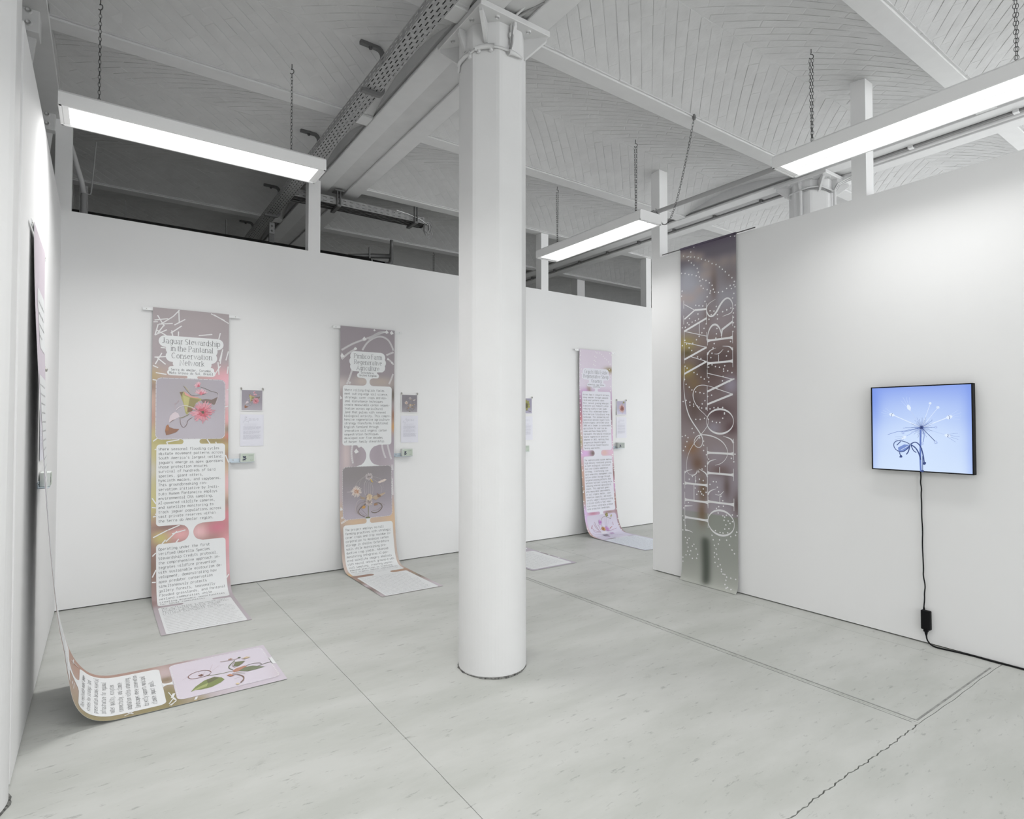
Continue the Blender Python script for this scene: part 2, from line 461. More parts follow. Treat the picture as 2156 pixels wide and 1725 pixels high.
# girders: two joists side by side with masonry between them
for i, x in enumerate(GIRD):
    for s in (-1, 1):
        mb = MB(); c = x + s * (GW - .081)
        mb.bbox(c - .081, c + .081, Y0, Y1, 4.090, 4.112, .004); mb.box(c - .03, c + .03, Y0, Y1, 4.11, 4.32)
        obj('girder_flange', mb, M['steelpaint'], ceiling)
    obj('girder_infill', MB().box(x - .095, x + .095, Y0, Y1, 4.113, 4.31), M['brick'], ceiling)
    obj('girder_haunch', MB().box(x - GW - .001, x + GW + .001, Y0, Y1, 4.14, 4.31), M['ceil'], ceiling)
import json
DATA = json.loads('''{"sticks1":[[463,10,579,62],[489,17,615,88],[36,70,89,164],[13,115,117,92],[5,132,39,128],[61,148,158,67],[158,67,207,4],[200,5,206,124],[167,145,253,85],[45,149,154,132],[41,150,18,248],[16,249,110,193],[29,202,106,247],[38,230,89,150],[140,221,225,148],[147,196,155,248],[200,201,199,244],[363,225,476,204],[544,185,531,245],[63,357,101,359],[16,447,102,437],[72,406,22,510],[32,446,102,507],[5,522,45,541],[27,585,110,597],[566,337,537,453],[559,372,544,477],[614,353,593,441],[546,497,503,573],[526,463,535,581],[612,498,605,568],[4,648,32,652],[12,1196,45,1168],[114,1204,214,1185],[114,1204,124,1226],[437,1184,464,1228],[510,1210,517,1229],[593,1334,620,1409],[25,1272,35,1265],[602,722,617,717],[589,881,614,874],[7,1696,36,1748],[5,1777,36,1783],[29,1837,37,1838],[13,1860,35,1856],[15,2039,125,1985],[129,1985,218,1950],[159,2021,263,1997],[111,2084,197,2002],[75,2108,109,2067],[185,2106,210,2072],[10,2199,35,2172],[8,2377,37,2316],[5,2419,34,2422],[583,2474,608,2436]],"art1":[["p",[176,170,112],[213,753,246,748,253,766,296,793,384,808,400,819,346,848,322,895,279,952,267,955,257,927,247,864,228,808]],["p",[196,190,128],[240,780,290,803,290,821,276,934,260,927,250,864]],["p",[128,112,106],[384,819,428,811,473,817,525,790,500,867,448,846,403,847]],["p",[150,140,96],[296,803,378,819,346,848,325,895,284,878]],["p",[140,110,90],[278,888,325,905,310,930,276,934]],["p",[130,110,90],[213,756,243,749,234,773,233,798]],["p",[225,160,150],[246,745,290,786,362,798,371,808,302,799,259,779]],["r",[104,94,84],3,[243,695,258,720,283,754,308,782,352,782,425,764]],["r",[205,190,110],3,[252,699,277,730,289,750]],["f",[232,190,200],[215,120,135],[387,769],60,16,190,350],["f",[236,196,206],[215,100,120],[370,694],45,14,150,300],["r",[104,94,84],3,[383,701,428,717,473,741,518,747,525,765]],["r",[226,214,212],2,[525,747,531,765,528,801,513,845,493,871]],["p",[222,208,214],[181,932,205,949,215,977,176,1001,134,1029,131,1019,139,970,160,946]],["r",[205,180,185],2,[168,859,186,865,210,816,210,844,174,865,181,907]],["p",[150,108,88],[102,1105,110,1060,125,1046,134,1071,170,1085,213,1088,189,1116,147,1133,111,1143]],["p",[176,118,84],[103,1101,110,1060,125,1048,131,1071,129,1102]],["r",[140,112,100],4,[140,1029,161,1008,176,1005]],["r",[120,100,95],4,[218,998,220,1029,228,1060,249,1078,274,1047,279,1008,316,983]],["r",[135,130,90],5,[212,991,248,980,288,955]],["r",[214,204,206],2,[224,1012,255,1026,261,1054]],["r",[228,218,222],5,[184,918,211,886,254,873,300,884,341,905]],["f",[228,160,172],[206,98,112],[401,933],106,24,0,360],["r",[120,110,95],4,[341,905,369,921,398,933]],["f",[108,98,82],[96,88,74],[401,935],15,9,0,360]],"art2":[["r",[196,186,186],2,[282,1607,244,1627,190,1668,171,1715]],["r",[206,196,198],1.5,[282,1614,228,1648,213,1702]],["r",[206,198,200],1.5,[356,1618,423,1629,463,1650,483,1685]],["r",[206,198,200],1.5,[356,1633,407,1670,431,1686]],["r",[206,198,200],2,[483,1685,484,1750]],["r",[206,198,200],2,[451,1713,474,1749,462,1797]],["r",[216,206,208],3,[290,1652,268,1695,266,1754,281,1814]],["r",[206,198,200],2,[305,1667,286,1718,293,1800]],["r",[206,198,200],2,[325,1676,317,1727,318,1802]],["r",[206,198,200],2,[340,1684,338,1736,340,1803]],["r",[206,198,200],2.5,[348,1688,369,1731,363,1805]],["f",[226,214,208],[190,140,110],[182,1767],65,18,0,360],["r",[222,214,212],3,[182,1767,126,1766,81,1767]],["r",[222,208,204],2,[182,1767,125,1810]],["f",[206,196,198],[140,130,130],[325,1616],47,14,0,360],["p",[206,172,96],[333,1643,344,1640,372,1679,356,1681]],["p",[226,210,200],[419,1681,447,1668,503,1649,527,1658,503,1675,443,1694]],["p",[166,146,124],[220,1806,235,1829,281,1840,258,1864,228,1840]],["p",[186,164,140],[351,1845,383,1825,422,1820,506,1796,506,1811,454,1838,398,1875]],["p",[140,110,92],[414,1801,454,1826,454,1842,418,1846]],["r",[220,208,200],2,[462,1835,514,1804]],["r",[198,188,186],4,[289,1859,212,1853,182,1884,166,1945,172,1996]],["r",[150,132,118],3,[281,1881,212,1894,181,1939,187,1994,209,2021]],["r",[178,164,156],4,[281,1899,220,1920,192,1961,201,2010]],["r",[112,98,84],6,[281,1910,227,1939,199,1977,213,2018,269,2043]],["r",[120,106,92],2,[226,1953,263,1990,296,2033]],["r",[120,106,92],2,[218,1986,247,2017,285,2035]],["r",[112,100,84],7,[341,1993,371,2012,427,2004,474,1959,457,1917,414,1902,378,1914]],["r",[190,178,172],3,[350,1949,404,1969,445,1938,422,1914]],["r",[140,126,106],3,[357,1983,404,1987,452,1958]],["r",[130,116,100],2,[461,1913,501,1939]],["p",[200,150,84],[234,1947,258,1919,283,1936,265,1957]],["p",[160,124,96],[374,1910,414,1910,418,1929,378,1933]],["f",[206,192,186],[150,134,130],[320,1887],47,14,0,360],["f",[222,200,168],[206,176,140],[324,1836],43,16,0,360],["r",[124,128,84],6,[311,1927,311,1986,305,2059]],["p",[110,112,76],[277,2046,327,2047,330,2062,276,2060]]],"art4":[["r",[120,108,72],5,[282,2414,313,2369,362,2350,413,2367,480,2397]],["f",[140,132,76],[160,150,84],[409,2333],31,9,0,360],["p",[176,170,100],[474,2361,506,2330,511,2359,492,2372]],["r",[140,80,80],5,[480,2397,492,2372]],["r",[176,156,180],3,[344,2502,364,2379]],["r",[176,156,180],3,[357,2503,394,2377]],["r",[186,166,190],2,[370,2505,437,2405]],["r",[150,100,110],5,[207,2553,181,2485,160,2412]],["r",[160,110,120],4,[191,2539,156,2482,140,2433]],["r",[160,110,120],4,[230,2538,224,2471,204,2454]],["r",[176,84,100],9,[78,2498,108,2454]],["r",[170,110,130],4,[216,2560,125,2542,85,2484]],["r",[160,110,130],4,[217,2577,119,2570,91,2526]],["r",[150,110,130],3,[202,2614,95,2606,55,2561]],["r",[130,110,130],3,[130,2703,52,2671]],["r",[160,90,110],6,[497,2484,502,2441]],["r",[186,116,106],8,[405,2532,463,2505]],["r",[170,110,140],4,[338,2570,470,2552,535,2537]],["r",[130,110,130],4,[283,2664,391,2726,481,2728]],["r",[130,110,130],3,[263,2724,275,2865]],["p",[238,236,246],[212,2565,299,2571,324,2591,260,2621,202,2598]],["p",[150,140,156],[190,2626,270,2624,280,2680,189,2694]],["p",[200,170,210],[340,2605,408,2602,406,2645,341,2645]],["f",[200,150,206],[170,110,180],[265,2427],38,9,0,360],["f",[206,160,210],[190,120,190],[352,2531],49,12,0,360],["f",[206,150,90],[150,100,60],[286,2523],36,10,0,360],["f",[216,196,220],[170,130,170],[207,2735],28,12,0,360],["r",[110,80,60],4,[276,2452,274,2550]]],"art0":[["p",[124,136,78],[132,430,191,460,255,515,278,573,243,607,203,618,169,592,134,539,132,486,145,455]],["p",[168,178,110],[144,441,178,478,203,528,161,516,145,474]],["p",[104,104,72],[256,528,273,572,250,597,209,550,203,528]],["r",[110,116,76],6,[315,536,300,612,304,677]],["p",[186,130,106],[304,677,332,704,346,758,323,765,279,713,277,683]],["p",[116,124,96],[281,710,320,753,318,798,258,858,247,807,244,754]],["r",[96,88,76],5,[338,761,354,798,342,841,316,851]],["r",[92,92,74],6,[288,815,310,869,312,909]],["r",[130,92,82],5,[354,566,390,564,420,528,416,479,380,443,345,440,314,460,313,508,320,544,341,561]],["p",[120,84,74],[351,492,363,514,339,525,325,506]],["r",[200,180,184],1.5,[378,447,330,408]],["r",[200,180,184],1.5,[314,460,298,438]],["r",[200,180,184],1.5,[390,564,482,591]],["r",[190,170,176],1.5,[376,576,445,626]],["r",[200,180,184],1.5,[425,522,487,434]],["r",[200,180,184],1.5,[338,518,401,540]],["r",[200,180,184],1.5,[347,505,418,500]],["r",[104,112,80],6,[317,683,367,662,424,689,465,719]],["r",[150,130,120],3,[344,702,390,687,443,715]],["p",[112,116,80],[379,695,440,718,421,772,384,746,358,716]],["r",[140,104,90],5,[497,637,485,680,481,722,498,751]],["f",[196,160,140],[140,100,86],[504,699],14,9,0,360],["f",[104,110,84],[90,96,74],[499,750],10,8,0,360],["p",[216,190,150],[469,765,488,792,467,814,455,786]],["r",[160,140,130],3,[479,760,443,776]],["p",[196,136,104],[250,636,256,658,221,677,222,653]],["r",[126,98,82],7,[254,669,222,699,175,720,127,711,92,687]],["r",[116,120,84],4,[260,691,219,735]],["p",[226,206,160],[95,660,99,674,80,681,75,667]],["r",[120,112,84],2,[165,664,178,699]]],"artM":[["r",[226,238,255],5,[326,298,150,210]],["r",[190,208,244],5,[326,298,253,166]],["r",[226,238,255],2.5,[326,298,377,142]],["r",[226,238,255],2.5,[326,298,423,164]],["r",[226,238,255],5,[326,298,480,229]],["r",[98,122,190],2,[326,298,390,249]],["r",[98,122,190],3,[326,298,407,295]],["r",[190,210,246],5,[326,298,469,348]],["r",[58,76,130],4,[326,298,406,393]],["r",[98,122,190],3,[326,298,223,301]],["r",[98,122,190],3,[326,298,223,329]],["r",[170,190,236],4,[326,298,222,366]],["r",[98,122,190],3,[326,298,188,329]],["r",[98,122,190],1.4,[326,298,368,293]],["r",[58,76,130],1.4,[326,298,381,283]],["r",[98,122,190],1.4,[326,298,391,267]],["r",[58,76,130],1.4,[326,298,368,269]],["r",[98,122,190],1.4,[326,298,374,252]],["r",[58,76,130],1.4,[326,298,354,262]],["r",[98,122,190],1.4,[326,298,355,245]],["r",[58,76,130],1.4,[326,298,353,226]],["r",[98,122,190],1.4,[326,298,337,245]],["r",[58,76,130],1.4,[326,298,331,228]],["r",[98,122,190],1.4,[326,298,323,252]],["r",[58,76,130],1.4,[326,298,312,238]],["r",[98,122,190],1.4,[326,298,298,227]],["r",[58,76,130],1.4,[326,298,300,253]],["r",[98,122,190],1.4,[326,298,284,246]],["r",[58,76,130],1.4,[326,298,293,269]],["r",[98,122,190],1.4,[326,298,277,268]],["r",[58,76,130],1.4,[326,298,260,271]],["r",[98,122,190],1.4,[326,298,278,288]],["r",[58,76,130],1.4,[326,298,262,296]],["r",[98,122,190],1.4,[326,298,284,304]],["r",[58,76,130],1.4,[326,298,271,315]],["r",[98,122,190],1.4,[326,298,261,332]],["r",[58,76,130],1.4,[326,298,285,329]],["r",[98,122,190],1.4,[326,298,279,346]],["r",[58,76,130],1.4,[326,298,300,335]],["r",[98,122,190],1.4,[326,298,299,353]],["r",[58,76,130],1.4,[326,298,302,371]],["r",[98,122,190],1.4,[326,298,317,351]],["r",[58,76,130],1.4,[326,298,324,367]],["r",[98,122,190],1.4,[326,298,332,344]],["r",[58,76,130],1.4,[326,298,342,356]],["r",[98,122,190],1.4,[326,298,356,366]],["r",[58,76,130],1.4,[326,298,354,341]],["r",[98,122,190],1.4,[326,298,370,347]],["r",[58,76,130],1.4,[326,298,360,325]],["r",[98,122,190],1.4,[326,298,376,326]],["r",[58,76,130],1.4,[326,298,392,321]],["r",[98,122,190],1.4,[326,298,374,306]],["r",[58,76,130],1.4,[326,298,389,297]],["r",[98,122,190],2.5,[223,329,178,327,138,341,110,352]],["r",[98,122,190],3.5,[333,314,344,346,334,400]],["f",[58,76,130],[40,56,104],[326,298],15,12,0,360],["p",[226,238,255],[162,214,148,196,130,194,121,200,125,210,141,220]],["r",[58,76,130],3,[145,196,136,205,139,218]],["r",[210,226,255],1.2,[137,215,77,214]],["r",[210,226,255],1.2,[139,209,68,189]],["r",[210,226,255],1.2,[141,203,79,172]],["r",[210,226,255],1.2,[142,197,97,157]],["p",[226,238,255],[259,180,263,156,252,138,242,134,237,145,240,166]],["r",[58,76,130],3,[260,153,248,151,241,163]],["r",[210,226,255],1.2,[242,159,201,105]],["r",[210,226,255],1.2,[247,156,212,80]],["r",[210,226,255],1.2,[252,154,232,78]],["r",[210,226,255],1.2,[258,151,254,84]],["p",[226,238,255],[468,233,489,241,505,231,510,220,502,213,483,214]],["r",[58,76,130],3,[491,239,495,225,486,215]],["r",[210,226,255],1.2,[489,217,540,180]],["r",[210,226,255],1.2,[490,223,559,196]],["r",[210,226,255],1.2,[492,229,558,218]],["r",[210,226,255],1.2,[493,236,550,242]],["p",[226,238,255],[459,347,473,364,491,363,498,356,494,346,478,338]],["r",[58,76,130],3,[476,363,484,353,480,340]],["r",[98,122,190],1.2,[482,343,538,335]],["r",[98,122,190],1.2,[481,349,548,358]],["r",[98,122,190],1.2,[480,355,540,377]],["r",[98,122,190],1.2,[479,361,524,394]],["p",[226,238,255],[234,361,215,358,201,369,199,379,207,383,223,379]],["r",[58,76,130],3,[213,360,212,372,221,379]],["r",[98,122,190],1.2,[218,378,177,419]],["r",[98,122,190],1.2,[216,373,157,409]],["r",[98,122,190],1.2,[214,368,155,390]],["r",[98,122,190],1.2,[212,363,159,368]],["f",[226,238,255],[214,228,252],[381,129],10,12,0,360],["f",[226,238,255],[214,228,252],[426,159],12,12,0,360],["f",[170,190,236],[214,228,252],[391,244],7,12,0,360],["f",[170,190,236],[214,228,252],[413,295],10,12,0,360],["f",[170,190,236],[214,228,252],[218,303],7,12,0,360],["f",[170,190,236],[214,228,252],[210,337],12,12,0,360],["f",[170,190,236],[214,228,252],[411,399],13,12,0,360],["f",[170,190,236],[214,228,252],[329,412],11,12,0,360],["r",[98,122,190],11,[321,314,319,412,316,520,319,606]],["r",[58,76,130],8,[319,525,310,482,289,440,258,419]],["r",[58,76,130],7,[327,449,308,412,285,399,258,416]],["r",[58,76,130],8,[324,444,335,492,340,551]],["r",[58,76,130],4,[331,498,330,606]],["r",[58,76,130],5,[256,420,232,403,187,391,157,400,147,428,162,461,196,476]],["p",[120,144,206],[256,422,217,420,177,444,181,469,216,473,246,447]],["r",[58,76,130],6,[253,425,226,464,196,476,172,466]],["r",[226,238,255],3,[246,428,216,448,196,460]],["r",[58,76,130],7,[253,427,245,469,230,491]],["r",[58,76,130],6,[186,477,196,510]],["r",[58,76,130],6,[260,424,274,462,293,475]],["r",[58,76,130],6,[170,427,195,399]],["f",[58,76,130],[58,76,130],[196,507],11,6,0,360],["f",[58,76,130],[58,76,130],[340,548],12,6,0,360],["f",[58,76,130],[58,76,130],[329,603],10,6,0,360]]}''')
DOTS = [4,329,20,324,26,328,34,329,41,331,68,330,84,330,91,328,98,327,6,322,13,320,16,320,20,319,27,318,34,316,40,314,47,312,53,310,59,307,66,305,72,302,77,299,82,296,88,292,93,289,97,285,96,282,98,280,90,282,92,279,84,280,77,278,70,278,63,279,61,282,59,286,54,289,48,292,42,294,36,297,30,299,22,301,16,302,9,304,2,305,16,316,21,313,26,310,32,306,34,302,37,293,39,288,43,285,50,283,56,281,55,279,50,276,46,272,3,287,2,282,96,274,94,270,98,263,95,260,95,256,95,252,95,247,97,243,94,239,29,270,35,269,42,268,38,265,33,261,34,256,28,255,22,254,17,258,13,254,16,252,9,250,3,250,55,262,62,261,66,265,77,259,84,260,91,261,68,257,68,253,57,258,53,254,48,250,44,246,40,242,35,239,30,236,23,233,16,233,11,233,8,237,3,232,16,229,21,226,67,244,66,239,65,235,62,230,60,226,58,221,56,217,58,210,64,208,71,207,80,208,78,205,78,203,85,203,92,201,100,199,95,195,88,193,76,194,77,198,86,221,83,217,90,230,52,208,52,198,52,194,57,181,50,180,45,176,40,173,39,169,47,169,54,168,61,169,68,169,76,169,32,219,38,217,45,214,25,204,31,202,38,199,44,197,8,211,12,209,7,198,10,193,16,190,21,187,28,185,36,184,43,183,4,176,10,177,17,175,17,172,24,173,24,171,31,171,34,170,79,163,39,169,47,168,54,168,28,158,36,158,44,159,51,158,58,156,65,155,71,155,76,159,79,164,21,149,24,145,2,141,8,142,13,140,11,136,8,131,4,127,35,140,42,137,42,133,42,128,47,124,51,120,96,126,90,122,94,119,45,113,39,110,33,107,21,102,15,99,4,94,34,100,41,99,27,98,59,99,64,99,53,96,66,94,68,90,72,86,75,82,76,77,68,76,64,74,41,91,46,88,36,88,32,88,29,85,38,86,41,85,26,91,13,76,4,70,2,62,4,58,7,53,2,48,67,70,75,68,81,69,78,67,77,64,84,64,87,62,91,64,80,60,85,57,78,56,91,70,99,70,100,61,98,55,96,52,88,50,83,53,75,52,70,52,62,53,56,48,58,44,60,39,60,32,63,36,64,31,60,28,67,27,61,23,70,22,66,20,72,18,72,16,75,14,78,14,81,12,80,9,88,12,96,12,79,5,82,2,84,3,90,2,69,45,67,41,81,46,86,42,90,38,94,35,7,41,14,41,11,39,10,36,23,36,20,34,12,32,27,32,17,29,11,28,8,24,15,25,30,27,20,22,28,23,2,21,2,17]
# ------------------------------------------------------------------ columns
def column(x, y, label, capital=True, wires=None):
    t = thing('column', (x, y, 0), label, 'column', 'cast columns of the hall')
    mb = MB(); n = 64
    zs = [0, .012, .3, .6, .9, 1.2, 1.5, 1.8, 2.4, 3.2, 4.08]
    for z in zs:
        f = min(1, max(0, (z - .5) / 1.6))
        for k in range(n):
            a = 2 * PI * k / n
            d = (math.degrees(a) % 45.0) - 22.5
            d = ((math.degrees(a) + 22.5) % 45.0) - 22.5
            ro = min(0.208 / math.cos(math.radians(d)), 0.2225)
            r = 0.217 * (1 - f) + ro * f
            if z < .005: r -= .006
            mb.v.append((x + r * math.cos(a), y + r * math.sin(a), z))
    for i in range(len(zs) - 1):
        for k in range(n):
            a = i * n + k; b = i * n + (k + 1) % n
            mb.f.append((a, b, b + n, a + n))
    mb.f.append(tuple((len(zs) - 1) * n + k for k in range(n)))
    obj('shaft', mb, M['column'], t)
    # broken joint between shaft and floor
    j = MB()
    for k in range(n):
        a = 2 * PI * k / n; r0 = .205; r1 = .2165 + .006 * random.random() ** 2 + .004 * math.sin(3 * a + 1)
        j.v += [(x + r0 * math.cos(a), y + r0 * math.sin(a), .010), (x + r1 * math.cos(a), y + r1 * math.sin(a), .008), (x + (r1 + .003) * math.cos(a), y + (r1 + .003) * math.sin(a), .0005)]
    for k in range(n):
        p = k * 3; q = ((k + 1) % n) * 3
        j.f += [(p, p + 1, q + 1, q), (p + 1, p + 2, q + 2, q + 1)]
    obj('base_joint', j, M['dark_gap'], t)
    if capital:
        obj('capital_plate', MB().bbox(x - .265, x + .265, y - .275, y + .275, 4.055, 4.092, .004), M['steelpaint'], t)
        col = MB()
        for k in range(n):
            a = 2 * PI * k / n
        for k in range(8):
            a = PI / 4 * k; L = .355 if k % 2 else .262
            ca, sa = math.cos(a), math.sin(a); w = .010
            poly = [(x + .19 * ca - w * sa, y + .19 * sa + w * ca, 3.93), (x + .215 * ca - w * sa, y + .215 * sa + w * ca, 3.925), (x + L * ca - w * sa, y + L * sa + w * ca, 4.03), (x + L * ca - w * sa, y + L * sa + w * ca, 4.056), (x + .19 * ca - w * sa, y + .19 * sa + w * ca, 4.056)]
            f = MB(); f.prism(poly, (0, 0, 0), (2 * w * sa, -2 * w * ca, 0)); obj('gusset', f, M['steelpaint'], t)
            if k % 2 == 0:
                for s in (-1, 1):
                    px, py = x + .235 * ca - s * .12 * sa, y + .235 * sa + s * .12 * ca
                    obj('rivet', MB().tube([(px, py, 4.058), (px, py, 4.045)], [.018, .012], 10), M['steelpaint'], t, smooth=True)
    return t
col_main = column(2.07, 3.16, 'white painted round-edged column standing free in the middle of the room')
col_rear = column(6.12, 3.16, 'column with bracketed head seen above the white wall with the screen')
col_left = column(-0.516, 3.16, 'white column cut off by the left picture edge')

def on_col(x, y, a, z, r=.225):
    a = math.radians(a); return (x + r * math.cos(a), y + r * math.sin(a), z)
# conduit and cables clipped round the head of the main column
cx, cy = 2.07, 3.16
ct = thing('cable_run', (cx, cy - .23, 3.88), 'thin white conduits and grey cables clipped round the head of the middle column', 'cable')
obj('conduit', MB().tube([on_col(cx, cy, a, z, .232) for a, z in ((163, 3.868), (176, 3.870), (190, 3.872), (199, 3.875))], .013, 8), M['steelpaint'], ct, True)
obj('conduit', MB().tube([on_col(cx, cy, a, z, .232) for a, z in ((209, 3.889), (219, 3.891), (229, 3.891), (239, 3.891))], .015, 8), M['steelpaint'], ct, True)
obj('wire', MB().tube([on_col(cx, cy, a, z, .229) for a, z in ((159, 3.835), (161, 3.828), (163, 3.84), (168, 3.868), (199, 3.876), (209, 3.889), (239, 3.890), (250, 3.886), (262, 3.880), (266, 3.895), (266.5, 3.95), (267, 4.03), (268, 4.085))] + [(2.10, 2.80, 4.13), (2.16, 2.62, 4.10), (2.22, 2.36, 4.075), (2.24, 2.1, 4.075)], .008, 8), M['steelpaint'], ct, True)
obj('wire', MB().tube([on_col(cx, cy, a, z, .234) for a, z in ((264, 3.885), (267, 3.93), (269, 4.03), (271, 4.088))] + [(2.14, 2.79, 4.115), (2.20, 2.60, 4.095), (2.25, 2.34, 4.078), (2.27, 2.1, 4.078)], .009, 8), M['cable'], ct, True)
obj('wire', MB().tube([on_col(cx, cy, a, 3.868, .238) for a in (262, 270, 280, 288)], [.017, .014, .010, .006], 8), M['steelpaint'], ct, True)
for a, z in ((214, 3.874), (234, 3.876), (197, 3.86), (266, 3.985), (264, 3.87)):
    p = on_col(cx, cy, a, z, .226); obj('clip', MB().bbox(p[0] - .010, p[0] + .010, p[1] - .010, p[1] + .010, z - .014, z + .014, .003), M['steelpaint'], ct)
# cables of the rear column
cx, cy = 6.12, 3.16
ct = thing('cable_run', (cx - .23, cy, 3.95), 'pipes and cables clipped round the column head above the screen wall', 'cable')
obj('wire', MB().tube([on_col(cx, cy, a, z, .229) for a, z in ((118, 3.975), (135, 3.982), (178, 3.969), (202, 3.979), (229, 3.974), (250, 3.945), (262, 3.93))], .011, 8), M['steelpaint'], ct, True)
obj('wire', MB().tube([on_col(cx, cy, a, z, .229) for a, z in ((178, 3.95), (202, 3.958), (229, 3.952), (256, 3.915))], .008, 8), M['cable'], ct, True)
for a in (181, 267):
    obj('conduit', MB().tube([on_col(cx, cy, a, 2.9, .236), on_col(cx, cy, a, 3.96, .236)], .016, 8), M['steelpaint'], ct, True)
for k in range(4):
    obj('wire', MB().tube([on_col(cx, cy, 264 + k * 2.5, 3.93, .235), on_col(cx, cy, 268 + k * 3, 4.0, .27), (cx + .10 + .02 * k, cy - .33, 4.07), (cx + .14 + .015 * k, cy - .5, 4.10), (cx + .14 + .015 * k, cy - .9, 4.10)], .007, 8), M['cable'] if k % 2 else M['steelpaint'], ct, True)

# ------------------------------------------------------------------ hanging fluorescent lamps
def lamp(cx, cy, axis, hooks, label, n_strand=1, spread=150):
    L, w, z0 = 1.54, 0.285, 3.400
    t = thing('fluorescent_lamp', (cx, cy, z0), label, 'lamp', 'fluorescent troughs on chains')
    def W(a, b, z): return (cx + a, cy + b, z) if axis == 'X' else (cx - b, cy + a, z)
    h = L / 2; e = w / 2
    def boxw(mb, a0, a1, b0, b1, za, zb_):
        p = W(a0, b0, za); q = W(a1, b1, zb_)
        mb.box(min(p[0], q[0]), max(p[0], q[0]), min(p[1], q[1]), max(p[1], q[1]), za, zb_)
    prof = [(-e, z0), (-e, z0 + .076), (-e + .012, z0 + .090), (e - .012, z0 + .090), (e, z0 + .076), (e, z0), (e - .008, z0), (e - .008, z0 + .074), (e - .016, z0 + .082), (-e + .016, z0 + .082), (-e + .008, z0 + .074), (-e + .008, z0)]
    mb = MB(); n = len(prof)
    for a in (-h, h):
        for b, z in prof: mb.v.append(W(a, b, z))
    for i in range(n):
        j = (i + 1) % n; mb.f.append((i, j, n + j, n + i))
    obj('housing', mb, M['lampbody'], t)
    for s in (-1, 1):
        mb = MB(); pr = prof[:6]
        for a in (s * h, s * (h + .004)):
            for b, z in pr: mb.v.append(W(a, b, z))
        mb.f = [tuple(range(6)), tuple(reversed(range(6, 12)))] + [(i, (i + 1) % 6, 6 + (i + 1) % 6, 6 + i) for i in range(6)]
        obj('end_cap', mb, M['lampbody'], t)
    mb = MB()
    for s in (-1, 1):
        boxw(mb, -h, h, s * e - (.012 if s > 0 else 0), s * e + (.012 if s < 0 else 0), z0 - .003, z0)
        boxw(mb, s * h - (.012 if s > 0 else 0), s * h + (.012 if s < 0 else 0), -e, e, z0 - .003, z0)
    obj('rim', mb, M['lampbody'], t)
    mb = MB()
    mb.quad(W(-h + .045, -e + .013, z0 + .005), W(h - .045, -e + .013, z0 + .005), W(h - .045, e - .013, z0 + .005), W(-h + .045, e - .013, z0 + .005))
    obj('light_panel', mb, M['lamp'], t)
    if axis == 'Y':
        mb = MB(); boxw(mb, -h + .012, h - .012, -.0025, .0025, z0 - .001, z0 + .0045); obj('louvre_spine', mb, M['lampbody'], t)
    ld = bpy.data.lights.new('tube_light', 'AREA'); ld.shape = 'RECTANGLE'; ld.size = L - .2; ld.size_y = w - .04
    ld.energy = WATT * (1.0 if axis == 'X' else 0.37); ld.spread = math.radians(spread); ld.color = (1.0, 0.995, 0.985)
    lo = bpy.data.objects.new('tube_light', ld); C.objects.link(lo); lo.parent = t; lo.location = (0, 0, -.004)
    if axis == 'Y': lo.rotation_euler = (0, 0, PI / 2)
    for s in (-1, 1):
        mb = MB(); mb.quad(W(s * h, -e + .012, z0 + .001), W(s * h, e - .012, z0 + .001), W(s * (h - .046), e - .012, z0 + .006), W(s * (h - .046), -e + .012, z0 + .006))
        obj('reflector_end', mb, M['lampbody'], t)
    for hx, hy, hz in hooks:
        for q in range(n_strand):
            dx = .013 * (q * 2 - (n_strand - 1)) * .5
            mb = MB(); mb.chain([(hx + dx, hy - dx, hz - .075), (hx + dx * .3, hy - dx * .3, z0 + .088)], size=.031 if n_strand == 1 else .030)
            obj('chain', mb, M['chain'], t)['kind'] = 'stuff'
        mb = MB(); pts = [(hx, hy, hz + .01), (hx, hy, hz - .03)]
        for k in range(9):
            a = math.radians(110 - k * 32); pts.append((hx + .014 * math.cos(a) * .8, hy - .014 * math.cos(a) * .8, hz - .056 + .017 * math.sin(a)))
        mb.tube(pts, .003, 6); obj('hook', mb, M['chain'], t)
    return t
def ceil_z(y):
    for a, b in zip(RIBS, RIBS[1:]):
        if a + RW <= y <= b - RW: return vz(y - (a + b) / 2, (b - a) / 2 - RW)
    return 4.1
lamp(0.536, 4.36, 'X', [(-0.046, 4.36, ceil_z(4.36)), (1.098, 4.36, ceil_z(4.36))], 'long lit lamp trough hanging on chains at left, over the three floor banners')
lamp(4.085, 4.36, 'Y', [(4.085, 3.77, ceil_z(3.77)), (4.085, 4.93, ceil_z(4.93))], 'lit lamp trough hanging just right of the middle column, near the wall end', n_strand=2, spread=140)
lamp(4.085, 1.55, 'Y', [(4.095, 2.11, ceil_z(2.11)), (4.095, 0.98, ceil_z(0.98))], 'lit lamp trough cut off by the right picture edge, above the screen', n_strand=2, spread=140)
# unseen lamps added above and behind the viewer to brighten the room
lamp(0.536, 1.80, 'X', [(-0.046, 1.80, ceil_z(1.80)), (1.098, 1.80, ceil_z(1.80))], 'added unseen lamp trough over the viewer, brightening the room from above the picture')
lamp(0.536, -0.90, 'X', [(-0.046, -.90, ceil_z(-.90)), (1.098, -.90, ceil_z(-.90))], 'added unseen lamp trough behind the viewer, brightening the room')

